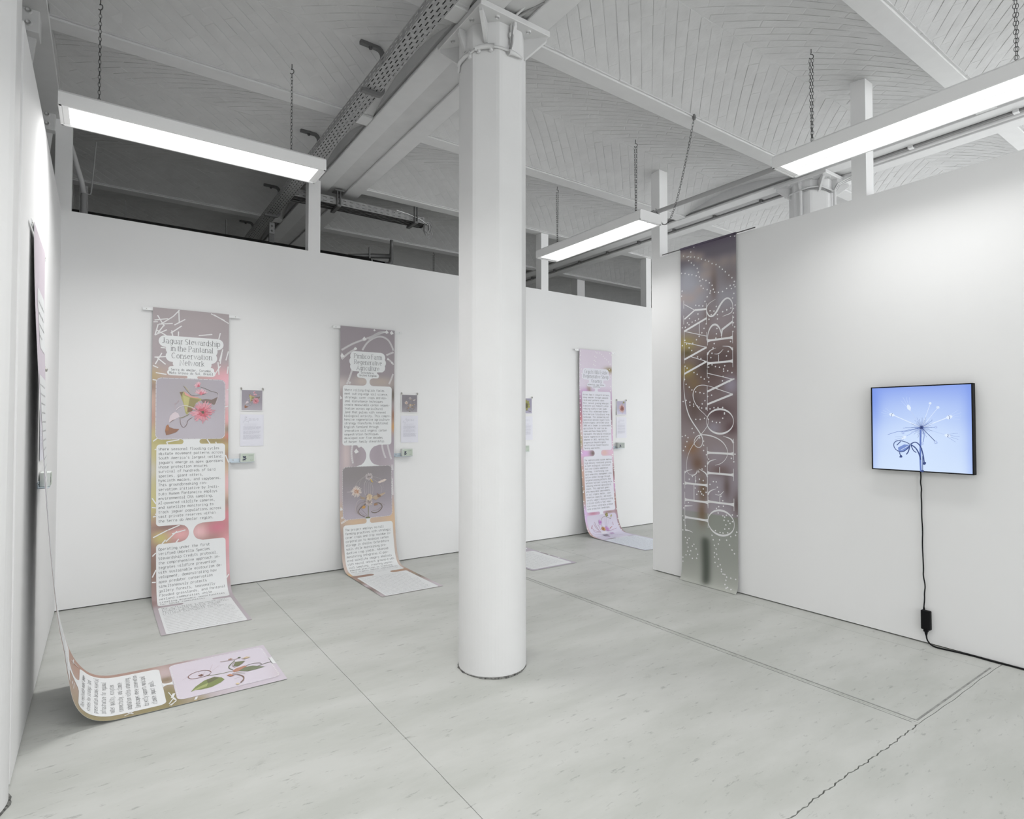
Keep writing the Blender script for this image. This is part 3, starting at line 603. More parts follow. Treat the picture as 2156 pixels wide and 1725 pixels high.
# grey tube slung on a slack chain beside the right lamp row
tt = thing('paper_tube', (4.53, 3.0, 3.675), 'long grey tube slung under the ceiling beside the end post of the screen wall', 'tube')
obj('tube', MB().tube([(4.522, 3.955, 3.675), (4.545, 3.0, 3.675), (4.56, 1.7, 3.675)], .021, 14), M['greytube'], tt, True)
obj('end_ring', MB().tube([(4.520, 3.975, 3.675), (4.521, 3.96, 3.675), (4.521, 3.955, 3.675), (4.521, 3.93, 3.675)], [.020, .028, .028, .027], 14), M['greytube'], tt, True)
pts = []
A, B = Vector((3.995, 3.035, 4.105)), Vector((4.517, 3.90, 3.705))
for k in range(25):
    f = k / 24; p = A.lerp(B, f); p.z -= 0.50 * 4 * f * (1 - f) * (0.55 + .5 * f); pts.append(p)
ch = thing('chain', (3.995, 3.035, 3.6), 'slack chain looping down from the ceiling rib to the grey tube', 'chain')
obj('links', MB().chain(pts, size=.034, w=.017), M['chain'], ch)['kind'] = 'stuff'
obj('hook_bolt', MB().tube([(3.985, 3.035, 4.125), (3.995, 3.035, 4.095), (4.0, 3.04, 4.085)], [.012, .016, .012], 8), M['hang'], ch)

# ------------------------------------------------------------------ cable trays
def slots(mb, org, U, V, nu, nv, pu, pv, su, sv, stag):
    """flat sheet with slots: org corner, U/V unit vectors, counts, pitches, slot sizes"""
    org, U, V = Vector(org), Vector(U), Vector(V)
    for j in range(nv):
        for i in range(nu):
            u0 = i * pu; u1 = u0 + pu; v0 = j * pv; v1 = v0 + pv
            sh = (pu - su) / 2 + (stag * pu * .3 * (1 if j % 2 else -1))
            a0 = u0 + max(.002, sh); a1 = min(u1 - .002, a0 + su); b0 = v0 + (pv - sv) / 2; b1 = b0 + sv
            P = lambda u, v: tuple(org + U * u + V * v)
            n = len(mb.v)
            mb.v += [P(u0, v0), P(u1, v0), P(u1, v1), P(u0, v1), P(a0, b0), P(a1, b0), P(a1, b1), P(a0, b1)]
            for q in ((0, 1, 5, 4), (1, 2, 6, 5), (2, 3, 7, 6), (3, 0, 4, 7)): mb.f.append(tuple(n + k for k in q))
def tray(name, org, U, V, length, width, hh, zb, label, parts_z=(0, 0, 1)):
    t = thing(name, org, label, 'cable tray', 'galvanised cable trays')
    org = Vector(org); U = Vector(U); V = Vector(V)
    pu = .072; nu = int(length / pu); pv = width / 5
    mb = MB(); slots(mb, org, U, V, nu, 5, pu, pv, .040, .0068, 1); obj('perforated_base', mb, M['galv'], t)
    for s in (0, 1):
        mb = MB(); o2 = org + V * (width * s); slots(mb, o2, U, Vector((0, 0, 1)), nu, 2, pu, hh / 2, .034, .007, 0); obj('side_rail', mb, M['galv'], t)
        a = o2 + Vector((0, 0, hh)); b = a + U * length
        mb = MB(); mb.tube([a, b], .004, 6); obj('rolled_edge', mb, M['galv'], t, True)
    for k in range(5):
        v = width * (.14 + .18 * k); P = [org + U * (length * q / 24) + V * (v + random.uniform(-.006, .006)) + Vector((0, 0, .011)) for q in range(25)]
        obj('cable', MB().tube([tuple(p) for p in P], width * .085, 6), M['blackpipe'], t, True)  # dark runs added so the slots show no bright ceiling
    return t
TX0, TW, TZ = 1.468, 0.118, 3.905
tray('cable_tray', (TX0, Y0 + .5, TZ), (0, 1, 0), (1, 0, 0), 13.0, TW, 0.055, TZ, 'long perforated cable tray hung beside the big ceiling girder at left')
for y, lab in ((3.89, 'C-shaped steel hanger of the long tray nearest the middle column'), (5.40, 'C-shaped steel hanger of the long tray just above the left lamp end'), (6.88, 'C-shaped steel hanger of the long tray behind the back wall top'), (8.30, 'smallest C-shaped steel hanger, farthest along the long tray'), (2.36, 'C-shaped tray hanger above the picture edge')):
    t = thing('tray_hanger', (TX0 + TW + .02, y, TZ - .01), lab, 'hanger', 'hangers of the long tray')
    x = TX0 + TW + .018; zc = ceil_z(y) - .012; pts = [(x - .165, y, zc)]
    pts += [(x - .05, y, zc)]
    for k in range(5):
        a = math.radians(90 - k * 22.5); pts.append((x - .045 + .045 * math.cos(a), y, zc - .045 + .045 * math.sin(a)))
    for k in range(5):
        a = math.radians(-k * 22.5); pts.append((x - .035 + .035 * math.cos(a), y, TZ + .022 + .035 * math.sin(a)))
    pts += [(x - .155, y, TZ - .013)]
    mb = MB(); P = [Vector(p) for p in pts]
    for i, p in enumerate(P):
        d = (P[min(i + 1, len(P) - 1)] - P[max(i - 1, 0)]).normalized(); nn = d.cross(Vector((0, 1, 0)))
        for a, b in ((-.012, -.012), (.012, -.012), (.012, .012), (-.012, .012)): mb.v.append(tuple(p + nn * a + Vector((0, b * 1.4, 0))))
    for i in range(len(P) - 1):
        for k in range(4): mb.f.append((i * 4 + k, i * 4 + (k + 1) % 4, i * 4 + 4 + (k + 1) % 4, i * 4 + 4 + k))
    mb.f += [(0, 1, 2, 3), tuple(len(mb.v) - 4 + k for k in (3, 2, 1, 0))]
    obj('arm', mb, M['hang'], t)
    obj('bolt', MB().tube([(x - .09, y, zc - .005), (x - .09, y, zc - .026)], [.016, .011], 8), M['chain'], t)
t2 = tray('cable_tray', (1.60, 6.235, 3.935), (1, 0, 0), (0, 1, 0), 1.55, 0.19, 0.075, 3.935, 'short perforated cable tray crossing behind the back wall, ending in a wire coil')
for x, yy, lab in ((2.07, 6.33, 'bracket holding the short tray under the girder'), (2.99, 6.33, 'bracket holding the short tray near the wire coil')):
    t = thing('tray_bracket', (x, yy, 3.92), lab, 'hanger', 'brackets of the short tray')
    z1 = 4.09 if x < 2.3 else ceil_z(6.33)
    for s in (0, 1):
        mb = MB(); xx = x - .022 + s * .034
        mb.box(xx, xx + .008, 6.205, 6.232, 3.93, z1); obj('upright', mb, M['hang'], t)
    obj('foot', MB().bbox(x - .05, x + .05, 6.19, 6.30, z1 - .014, z1, .003), M['hang'], t)
    obj('shelf_arm', MB().bbox(x - .022, x + .022, 6.20, 6.44, 3.905, 3.932, .003), M['hang'], t)
cw = thing('wire_coil', (3.17, 6.25, 3.9), 'loose coil of wire at the end of the short tray', 'wire')
for k in range(7):
    r = .055 + .008 * random.random() + .006 * k; c0 = (3.16 + .012 * random.random() + .006 * k, 6.27 + .05 * random.random(), 3.915 - .004 * k); tl = random.uniform(-.4, .4)
    pts = [(c0[0] + r * math.cos(a) * .8, c0[1] + r * math.cos(a) * .5 + tl * .03 * math.sin(a), c0[2] + r * math.sin(a)) for a in [2 * PI * q / 18 for q in range(19)]]
    obj('strand', MB().tube(pts, .004 if k else .009, 6), M['cable'] if k % 3 else M['greytube'], cw, True)
obj('strand', MB().tube([(2.75, 6.23, 4.02), (2.9, 6.22, 4.0), (3.05, 6.22, 3.97), (3.16, 6.24, 3.93)], .004, 6), M['plastic'], cw, True)

# pipes over the space behind the back wall
pp = thing('black_pipe', (1.0, 6.95, 3.55), 'thick black insulated pipe running just above the back wall top', 'pipe')
obj('insulation', MB().tube([(-1.5, 6.97, 3.568), (2.72, 6.955, 3.58)], .042, 14), M['blackpipe'], pp, True)
obj('sleeve', MB().tube([(2.715, 6.955, 3.58), (2.735, 6.955, 3.58)], .045, 14), M['galv'], pp, True)
obj('valve', MB().tube([(2.735, 6.955, 3.58), (2.82, 6.955, 3.578), (2.90, 6.955, 3.578)], [.034, .03, .03], 12), M['black'], pp, True)
obj('elbow', MB().tube([(2.90, 6.955, 3.578), (2.96, 6.955, 3.582), (2.99, 6.955, 3.61), (3.0, 6.955, 3.66), (3.0, 6.95, 3.80), (3.0, 6.95, 3.9)], [.032, .032, .03, .028, .022, .02], 12), M['hang'], pp, True)
obj('branch', MB().tube([(2.45, 6.99, 3.63), (2.75, 6.97, 3.66), (2.98, 6.96, 3.69)], [.01, .03, .03], 10), M['hang'], pp, True)
obj('bracket', MB().box(2.70, 2.712, 6.94, 6.97, 3.58, 3.76), M['galv'], pp)
for x in (-.6, .15, 1.07): obj('strap', MB().box(x, x + .012, 6.95, 6.985, 3.56, ceil_z(6.97) if x > 2 else 3.78), M['hang'], pp)
vp = thing('rain_pipe', (-.18, 6.6, 0), 'pale curved pipe rising behind the back wall beside the left post', 'pipe')
obj('bend', MB().tube([(-.30, 6.6, 4.20), (-.285, 6.6, 4.12), (-.255, 6.6, 4.02), (-.225, 6.6, 3.9), (-.19, 6.6, 3.77), (-.172, 6.6, 3.66)], .021, 12), M['steelpaint'], vp, True)
obj('channel', MB().box(-.205, -.142, 6.60, 6.65, 0, 3.74), M['galv'], vp)
obj('riser', MB().tube([(-.172, 6.585, 3.0), (-.172, 6.585, 3.66)], .024, 12), M['greytube'], vp, True)
obj('thin_pipe', MB().tube([(-.15, 6.58, 3.66), (-.125, 6.58, 3.66), (-.118, 6.58, 3.68), (-.085, 6.58, 4.16)], .006, 8), M['greytube'], vp, True)
hp = thing('pipe_support', (1.53, 6.95, 2.9), 'pale steel support strut below the long tray behind the wall', 'bracket')
obj('strut', MB().box(1.512, 1.565, 6.93, 6.97, 2.6, 3.70), M['hang'], hp)
obj('head', MB().bbox(1.508, 1.568, 6.915, 6.97, 3.70, 3.83, .004), M['galv'], hp)
for z in (3.735, 3.79): obj('bolt', MB().tube([(1.538, 6.917, z), (1.538, 6.905, z)], [.014, .009], 8), M['hang'], hp)
lamp(4.72, 7.75, 'X', [(4.02, 7.75, ceil_z(7.75)), (5.4, 7.75, ceil_z(7.75))], 'lamp trough behind the back wall, only its far chains showing left of the column', n_strand=2)
for x, y, z, lab in ((2.86, 6.9, 3.36, 'dark clamp peeping over the back wall top beside the pipe elbow'), (3.37, 6.9, 3.37, 'dark clamp peeping over the back wall top near the column'), (5.55, 6.9, 3.38, 'dark clamp behind the back wall top right of the far post'), (6.6, 6.9, 3.36, 'dark clamp behind the back wall top near the screen wall end')):
    cl = thing('pipe_clamp', (x, y, z), lab, 'clamp', 'clamps behind the back wall')
    xx = x * 1.09
    obj('jaw', MB().prism([(xx, 6.7, z + .02), (xx + .03, 6.7, z + .09), (xx + .085, 6.7, z + .09), (xx + .06, 6.7, z + .02)], (0, 0, 0), (0, .03, 0)), M['black'], cl)
    obj('screw', MB().tube([(xx + .04, 6.69, z + .055), (xx + .04, 6.74, z + .055)], .01, 8), M['chain'], cl)
# conduit along the rear girder
cd = thing('conduit_line', (6.1, 4.0, 4.07), 'thin dark conduit with clips running along the ceiling girder behind the screen wall', 'conduit')
obj('pipe', MB().tube([(6.135, 10.5, 4.088), (6.135, 3.50, 4.088), (6.115, 3.46, 4.07), (6.10, 3.44, 4.03)], .011, 8), M['hang'], cd, True)
obj('pipe', MB().tube([(6.02, 2.6, 4.082), (6.02, -3.0, 4.082)], .012, 8), M['hang'], cd, True)
obj('pipe', MB().tube([(6.12, 2.6, 4.09), (6.12, -3.0, 4.09)], .018, 8), M['steelpaint'], cd, True)
for k in range(12):
    y = 3.75 + k * .62; obj('clip', MB().bbox(6.11, 6.165, y - .015, y + .015, 4.074, 4.113, .003), M['hang'], cd)
for k in range(5):
    y = 2.2 - k * .75; obj('clip', MB().bbox(5.995, 6.045, y - .02, y + .02, 4.066, 4.113, .003), M['steelpaint'], cd)
# riveted shoes where ribs meet the outer girder
for y, lab in ((4.63, 'riveted steel shoe at the rib end in the upper left corner'), (6.09, 'smaller riveted steel shoe behind the left post')):
    t = thing('rib_shoe', (-.40, y, 3.93), lab, 'bracket', 'riveted rib shoes')
    obj('plate', MB().bbox(-.47, -.352, y - .075, y + .055, 3.955, 4.118, .004), M['steelpaint'], t)
    for z in (4.0, 4.075): obj('rivet', MB().tube([(-.405, y - .075, z), (-.405, y - .088, z)], [.02, .013], 12), M['steelpaint'], t, True)
    obj('hanger_strap', MB().prism([(-.46, y, 3.955), (-.372, y, 3.955), (-.385, y, 3.84), (-.42, y, 3.6), (-.46, y, 3.6)], (0, 0, 0), (0, .03, 0)), M['steelpaint'], t)
# ------------------------------------------------------------------ lettering
def E_(cx, cy, rx, ry, a0, a1):
    n = max(4, int(abs(a1 - a0) / 30))
    return [(cx + rx * math.cos(math.radians(a0 + (a1 - a0) * k / n)), cy + ry * math.sin(math.radians(a0 + (a1 - a0) * k / n))) for k in range(n + 1)]
K = 1.42
O5 = lambda a, b: E_(.5, .5, .36, .5, a, b)
G = {
'a': [[(.14, .82)] + E_(.47, .68, .34, .32, 120, 0) + [(.81, 0)], [(.81, .56), (.45, .56)] + E_(.42, .28, .32, .28, 90, 270) + [(.62, .05), (.81, .22)]],
'b': [[(.14, 1.45), (.14, 0)], O5(180, 540)], 'c': [E_(.53, .5, .39, .5, 50, 310)], 'd': [[(.86, 1.45), (.86, 0)], O5(0, 360)],
'e': [[(.14, .54), (.86, .54)] + O5(5, 310)], 'f': [E_(.66, 1.17, .22, .28, 20, 180) + [(.44, 0)], [(.16, 1), (.8, 1)]],
'g': [O5(0, 360), [(.86, 1), (.86, -.12)] + E_(.5, -.12, .36, .3, 0, -150)], 'h': [[(.14, 1.45), (.14, 0)], [(.14, .62)] + E_(.5, .62, .36, .38, 180, 0) + [(.86, 0)]],
'i': [[(.22, 1), (.52, 1), (.52, 0)], [(.18, 0), (.86, 0)], [(.5, 1.28), (.5, 1.42)]], 'j': [[(.3, 1), (.62, 1), (.62, -.15)] + E_(.4, -.15, .22, .27, 0, -120), [(.6, 1.28), (.6, 1.42)]],
'k': [[(.16, 1.45), (.16, 0)], [(.82, 1), (.18, .45)], [(.38, .6), (.86, 0)]], 'l': [[(.22, 1.45), (.52, 1.45), (.52, 0)], [(.18, 0), (.86, 0)]],
'm': [[(.08, 1), (.08, 0)], [(.08, .75)] + E_(.29, .75, .21, .25, 180, 0) + [(.5, 0)], [(.5, .75)] + E_(.71, .75, .21, .25, 180, 0) + [(.92, 0)]],
'n': [[(.14, 1), (.14, 0)], [(.14, .62)] + E_(.5, .62, .36, .38, 180, 0) + [(.86, 0)]], 'o': [E_(.5, .5, .37, .5, 90, 450)],
'p': [[(.14, 1), (.14, -.42)], O5(180, 540)], 'q': [[(.86, 1), (.86, -.42)], O5(0, 360)], 'r': [[(.25, 1), (.25, 0)], [(.25, .55)] + E_(.6, .6, .35, .4, 170, 50)],
's': [E_(.5, .75, .32, .25, 45, 270) + E_(.5, .25, .34, .25, 90, -140)], 't': [[(.4, 1.35), (.4, .25)] + E_(.62, .25, .22, .25, 180, 300), [(.14, 1), (.82, 1)]],
'u': [[(.14, 1), (.14, .38)] + E_(.5, .38, .36, .38, 180, 360), [(.86, 1), (.86, 0)]], 'v': [[(.1, 1), (.5, 0), (.9, 1)]],
'w': [[(.04, 1), (.27, 0), (.5, .9), (.73, 0), (.96, 1)]], 'x': [[(.12, 1), (.88, 0)], [(.88, 1), (.12, 0)]], 'y': [[(.12, 1), (.5, .02)], [(.88, 1), (.5, .02), (.34, -.36), (.14, -.42)]],
'z': [[(.14, 1), (.84, 1), (.14, 0), (.86, 0)]],
'A': [[(.06, 0), (.5, K), (.94, 0)], [(.22, .5), (.78, .5)]], 'B': [[(.14, 0), (.14, K)], [(.14, K), (.5, K)] + E_(.5, 1.08, .32, .34, 90, -90) + [(.14, .74)], [(.5, .74)] + E_(.5, .37, .38, .37, 90, -90) + [(.14, 0)]],
'C': [E_(.54, .71, .42, .71, 50, 310)], 'D': [[(.14, 0), (.14, K)], [(.14, K), (.4, K)] + E_(.42, .71, .46, .71, 90, -90) + [(.14, 0)]],
'E': [[(.84, K), (.16, K), (.16, 0), (.86, 0)], [(.16, .74), (.74, .74)]], 'F': [[(.86, K), (.18, K), (.18, 0)], [(.18, .74), (.76, .74)]],
'G': [E_(.54, .71, .42, .71, 50, 330) + [(.92, .65), (.6, .65)]], 'H': [[(.14, 0), (.14, K)], [(.86, 0), (.86, K)], [(.14, .74), (.86, .74)]],
'I': [[(.5, 0), (.5, K)], [(.2, 0), (.8, 0)], [(.2, K), (.8, K)]], 'J': [[(.7, K), (.7, .35)] + E_(.42, .35, .28, .35, 0, -160)],
'K': [[(.14, 0), (.14, K)], [(.86, K), (.16, .6)], [(.36, .8), (.9, 0)]], 'L': [[(.18, K), (.18, 0), (.86, 0)]], 'M': [[(.08, 0), (.08, K), (.5, .5), (.92, K), (.92, 0)]],
'N': [[(.14, 0), (.14, K), (.86, 0), (.86, K)]], 'O': [E_(.5, .71, .44, .71, 90, 450)], 'P': [[(.14, 0), (.14, K)], [(.14, K), (.5, K)] + E_(.5, 1.06, .36, .36, 90, -90) + [(.14, .70)]],
'R': [[(.14, 0), (.14, K)], [(.14, K), (.5, K)] + E_(.5, 1.06, .34, .36, 90, -90) + [(.14, .70)], [(.5, .70), (.9, 0)]],
'S': [E_(.5, 1.06, .36, .36, 45, 270) + E_(.5, .35, .38, .35, 90, -140)], 'T': [[(.06, K), (.94, K)], [(.5, K), (.5, 0)]], 'U': [[(.12, K), (.12, .4)] + E_(.5, .4, .38, .4, 180, 360) + [(.88, K)]],
'V': [[(.06, K), (.5, 0), (.94, K)]], 'W': [[(.02, K), (.26, 0), (.5, 1.2), (.74, 0), (.98, K)]], 'Y': [[(.06, K), (.5, .7), (.94, K)], [(.5, .7), (.5, 0)]],
'0': [E_(.5, .71, .36, .71, 90, 450), [(.3, .4), (.7, 1.02)]], '1': [[(.25, 1.2), (.5, K), (.5, 0)], [(.2, 0), (.82, 0)]], '2': [E_(.5, 1.05, .34, .37, 160, -20) + [(.16, 0), (.86, 0)]],
',': [[(.54, .14), (.38, -.28)]], '.': [[(.40, .06), (.62, .06)]], '-': [[(.2, .52), (.8, .52)]], '\u2014': [[(.0, .52), (1, .52)]], "'": [[(.5, K), (.46, 1.1)]],
}
G['\u00e1'] = G['a'] + [[(.45, 1.2), (.68, 1.45)]]
SERIF = dict(G)
SERIF['i'] = [[(.5, 1), (.5, 0)], [(.46, 1.34), (.54, 1.40)]]
SERIF['l'] = [[(.5, 1.45), (.5, 0)]]
SERIF['J'] = [[(.6, K), (.6, .35)] + E_(.32, .35, .28, .35, 0, -160)]
SW = {'i': .42, 'l': .42, 'j': .45, 't': .60, 'f': .60, 'r': .66, 's': .72, 'm': 1.42, 'w': 1.32, ' ': .42, 'W': 1.7, 'N': 1.35, 'G': 1.3, 'H': 1.35, 'C': 1.25, 'P': 1.12, 'F': 1.05, 'A': 1.25, 'S': 1.0, 'J': .85, 'R': 1.2, 'E': 1.1}

# ------------------------------------------------------------------ sheets: banners that hang, curve and run out over the floor
class Surf:
    """u across (m), s down along the sheet (m)"""
    def __init__(s, org, U, N, prof, width, drift=0.0, twist=None):
        s.tw = twist
        s.o, s.U, s.N, s.w, s.drift = Vector(org), Vector(U), Vector(N), width, drift
        p = [Vector((a, b)) for a, b in prof]
        for _ in range(3):
            q = [p[0]]
            for a, b in zip(p, p[1:]): q += [a.lerp(b, .25), a.lerp(b, .75)]
            p = q + [p[-1]]
        s.p = p; s.L = [0]
        for a, b in zip(p, p[1:]): s.L.append(s.L[-1] + (b - a).length)
        s.len = s.L[-1]; s._k = 0
    def at(s, u, v, e=0.0):
        v = min(max(v, 0), s.len - 1e-6); k = s._k
        if not (s.L[k] <= v < s.L[k + 1]):
            lo, hi = 0, len(s.L) - 1
            while hi - lo > 1:
                m = (lo + hi) // 2
                if s.L[m] <= v: lo = m
                else: hi = m
            k = s._k = lo
        a, b = s.p[k], s.p[k + 1]; f = (v - s.L[k]) / (s.L[k + 1] - s.L[k]); q = a.lerp(b, f); d = (b - a).normalized()
        dd = q.x - d.y * e; zz = q.y + d.x * e
        if s.tw:
            for (z0, a0), (z1, a1) in zip(s.tw, s.tw[1:]):
                if z1 <= zz <= z0: dd += (a0 + (a1 - a0) * (z0 - zz) / (z0 - z1)) * (.5 - u / s.w); break
        w = s.o + s.U * (u + s.drift * (v / s.len) ** 2) + s.N * dd
        return (w.x, w.y, w.z + zz)

class Ink:
    """flat print on a Surf; layer sets how far it sits on the sheet"""
    def __init__(s, surf, layer=0):
        s.S = surf; s.e0 = 0.0007 + 0.0005 * layer; s.e = s.e0; s.n = 0; s.mb = MB(); s.mb.c = []
    def add(s, pts, col):
        n = len(s.mb.v)
        for u, v in pts:
            s.mb.v.append(s.S.at(u, v, s.e)); s.mb.c.append(col)
        s.mb.f.append(tuple(range(n, n + len(pts))))
    def ribbon(s, pts, w, col):
        s.n += 1; ee = s.e + (s.n % 9) * .00004; m = len(pts); n0 = len(s.mb.v); w = w if isinstance(w, (list, tuple)) else [w] * m
        for i, p in enumerate(pts):
            a = pts[max(i - 1, 0)]; b = pts[min(i + 1, m - 1)]; dx, dy = b[0] - a[0], b[1] - a[1]; l = math.hypot(dx, dy) or 1
            nx, ny = -dy / l * w[i] / 2, dx / l * w[i] / 2
            if 0 < i < m - 1:
                d1 = (p[0] - a[0], p[1] - a[1]); d2 = (b[0] - p[0], b[1] - p[1]); l1 = math.hypot(*d1) or 1; l2 = math.hypot(*d2) or 1
                c = (d1[0] * d2[0] + d1[1] * d2[1]) / l1 / l2; k = min(1.8, 1 / math.sqrt(max(.2, (1 + c) / 2))); nx *= k; ny *= k
            for q in (1, -1):
                s.mb.v.append(s.S.at(p[0] + q * nx, p[1] + q * ny, ee)); s.mb.c.append(col)
        for i in range(m - 1):
            a = n0 + i * 2; s.mb.f.append((a, a + 1, a + 3, a + 2))
    def poly(s, pts, col):
        s.n += 1; ee = s.e + (s.n % 9) * .00003
        cx = sum(p[0] for p in pts) / len(pts); cy = sum(p[1] for p in pts) / len(pts); n = len(s.mb.v)
        for p in pts + [(cx, cy)]:
            s.mb.v.append(s.S.at(p[0], p[1], ee)); s.mb.c.append(col)
        m = len(pts)
        for i in range(m): s.mb.f.append((n + i, n + (i + 1) % m, n + m))
    def rows(s, rows, col):
        """rows: (v, u0, u1) from top to bottom"""
        cf = col if callable(col) else (lambda u, v: col); k = 6 if callable(col) else 1
        n = len(s.mb.v)
        for v, a, b in rows:
            for i in range(k + 1):
                u = a + (b - a) * i / k; s.mb.v.append(s.S.at(u, v, s.e)); s.mb.c.append(cf(u, v))
        for r in range(len(rows) - 1):
            for i in range(k):
                q = n + r * (k + 1) + i; s.mb.f.append((q, q + 1, q + k + 2, q + k + 1))
    def done(s, name, parent, m=None, label=None):
        if not s.mb.f: return None
        o = obj(name, s.mb, m or M['print'], parent)
        if label: o['label'] = label
        if 'letter' in name or name.endswith('_print') or name == 'flower_image': o['kind'] = 'stuff'
        return o
def panel(S, parent, name, rows, col):
    k = Ink(S, 1); k.rows(rows, col); return k.done(name, parent)

def rrect(v0, v1, u0, u1, r):
    rows = []; n = 6
    for k in range(n + 1):
        a = PI / 2 * k / n; rows.append((v0 + r - r * math.cos(a) , u0 + r - r * math.sin(a), u1 - r + r * math.sin(a)))
    m = max(2, int((v1 - v0 - 2 * r) / .02))
    for k in range(1, m): rows.append((v0 + r + (v1 - v0 - 2 * r) * k / m, u0, u1))
    for k in range(n + 1):
        a = PI / 2 * (1 - k / n); rows.append((v1 - r + r * math.cos(a), u0 + r - r * math.sin(a), u1 - r + r * math.sin(a)))
    return rows
def neck(v0, v1, a, b):
    """white bridge between two panels, with round cut-outs either side"""
    r = (v1 - v0) / 2; rows = []; n = 12
    for k in range(n + 1):
        t = -1 + 2 * k / n; x = r * (1 - math.sqrt(max(0, 1 - t * t))) ; rows.append((v0 + r + t * r, a - x, b + x))
    return rows
def cloud(pills):
    """union of round-ended pills (vc, half height, u0, u1)"""
    v0 = min(p[0] - p[1] for p in pills); v1 = max(p[0] + p[1] for p in pills); rows = []; n = int((v1 - v0) / .003)
    for k in range(n + 1):
        v = v0 + (v1 - v0) * k / n; a, b = 9, -9
        for c, h, p, q in pills:
            if abs(v - c) <= h + 1e-6:
                x = h - math.sqrt(max(0, h * h - (v - c) ** 2)); a = min(a, p + x); b = max(b, q - x)
        if b > a: rows.append((v, a, b))
    return rows

def mono(ink, txt, u, v, adv, xh, w, col):
    for ch in txt:
        for st in G.get(ch, []):
            ink.ribbon([(u + (.03 + .94 * x) * adv, v - y * xh) for x, y in st], w * (1.5 if ch == '.' else 1), col)
        u += adv
def serif(ink, txt, u0, u1, v, xh, thick, thin, col):
    tot = sum(SW.get(c, 1.15 if c.isupper() else .98) for c in txt); k = (u1 - u0) / tot; u = u0
    for ch in txt:
        aw = SW.get(ch, 1.15 if ch.isupper() else .98)
        for st in SERIF.get(ch, []):
            body = .9
            pts = [(u + (.05 + body * x) * aw * k, v - y * xh) for x, y in st]; ws = []
            m = len(pts)
            for i in range(m):
                a = pts[max(i - 1, 0)]; b = pts[min(i + 1, m - 1)]; l = math.hypot(b[0] - a[0], b[1] - a[1]) or 1
                ws.append(thin + (thick - thin) * abs(b[1] - a[1]) / l)
            ink.ribbon(pts, ws, col)
            for p, q, sk in ((st[0], st[1], pts[0]), (st[-1], st[-2], pts[-1])):
                if abs(p[0] - q[0]) < .35 * abs(p[1] - q[1]) and min(abs(p[1] - t) for t in (0, 1, K, 1.45, -.42)) < .03:
                    sl = .24 * k if ch not in 'vwyxAVWY' else .2 * k
                    ink.ribbon([(sk[0] - sl, sk[1]), (sk[0] + sl * (.3 if p[1] > .9 and ch.islower() else 1), sk[1])], thin, col)
        u += aw * k
def greek(ink, u0, u1, v0, v1, n, col, h, seed=1, word=(.02, .06), last=.5):
    """lines too small to read: broken strokes"""
    R = random.Random(seed)
    for i in range(n):
        v = v0 + (v1 - v0) * i / max(1, n - 1); end = u1 - (u1 - u0) * R.uniform(0, .12)
        if i == n - 1: end = u0 + (u1 - u0) * last
        u = u0
        while u < end:
            l = min(R.uniform(*word), end - u)
            if l < h: break
            q = u
            while q < u + l:
                hh = h * R.choice((1.0, 1.0, 1.0, 1.6)); ink.ribbon([(q, v + h * .5), (q + h * .05, v + h * .5 - hh)], h * .22, col); ink.ribbon([(q, v + h * R.choice((-.45, 0, .45))), (q + h * .75, v + h * R.choice((-.45, .45)))], h * .22, col); q += h * 1.05
            u += l + h * 1.8
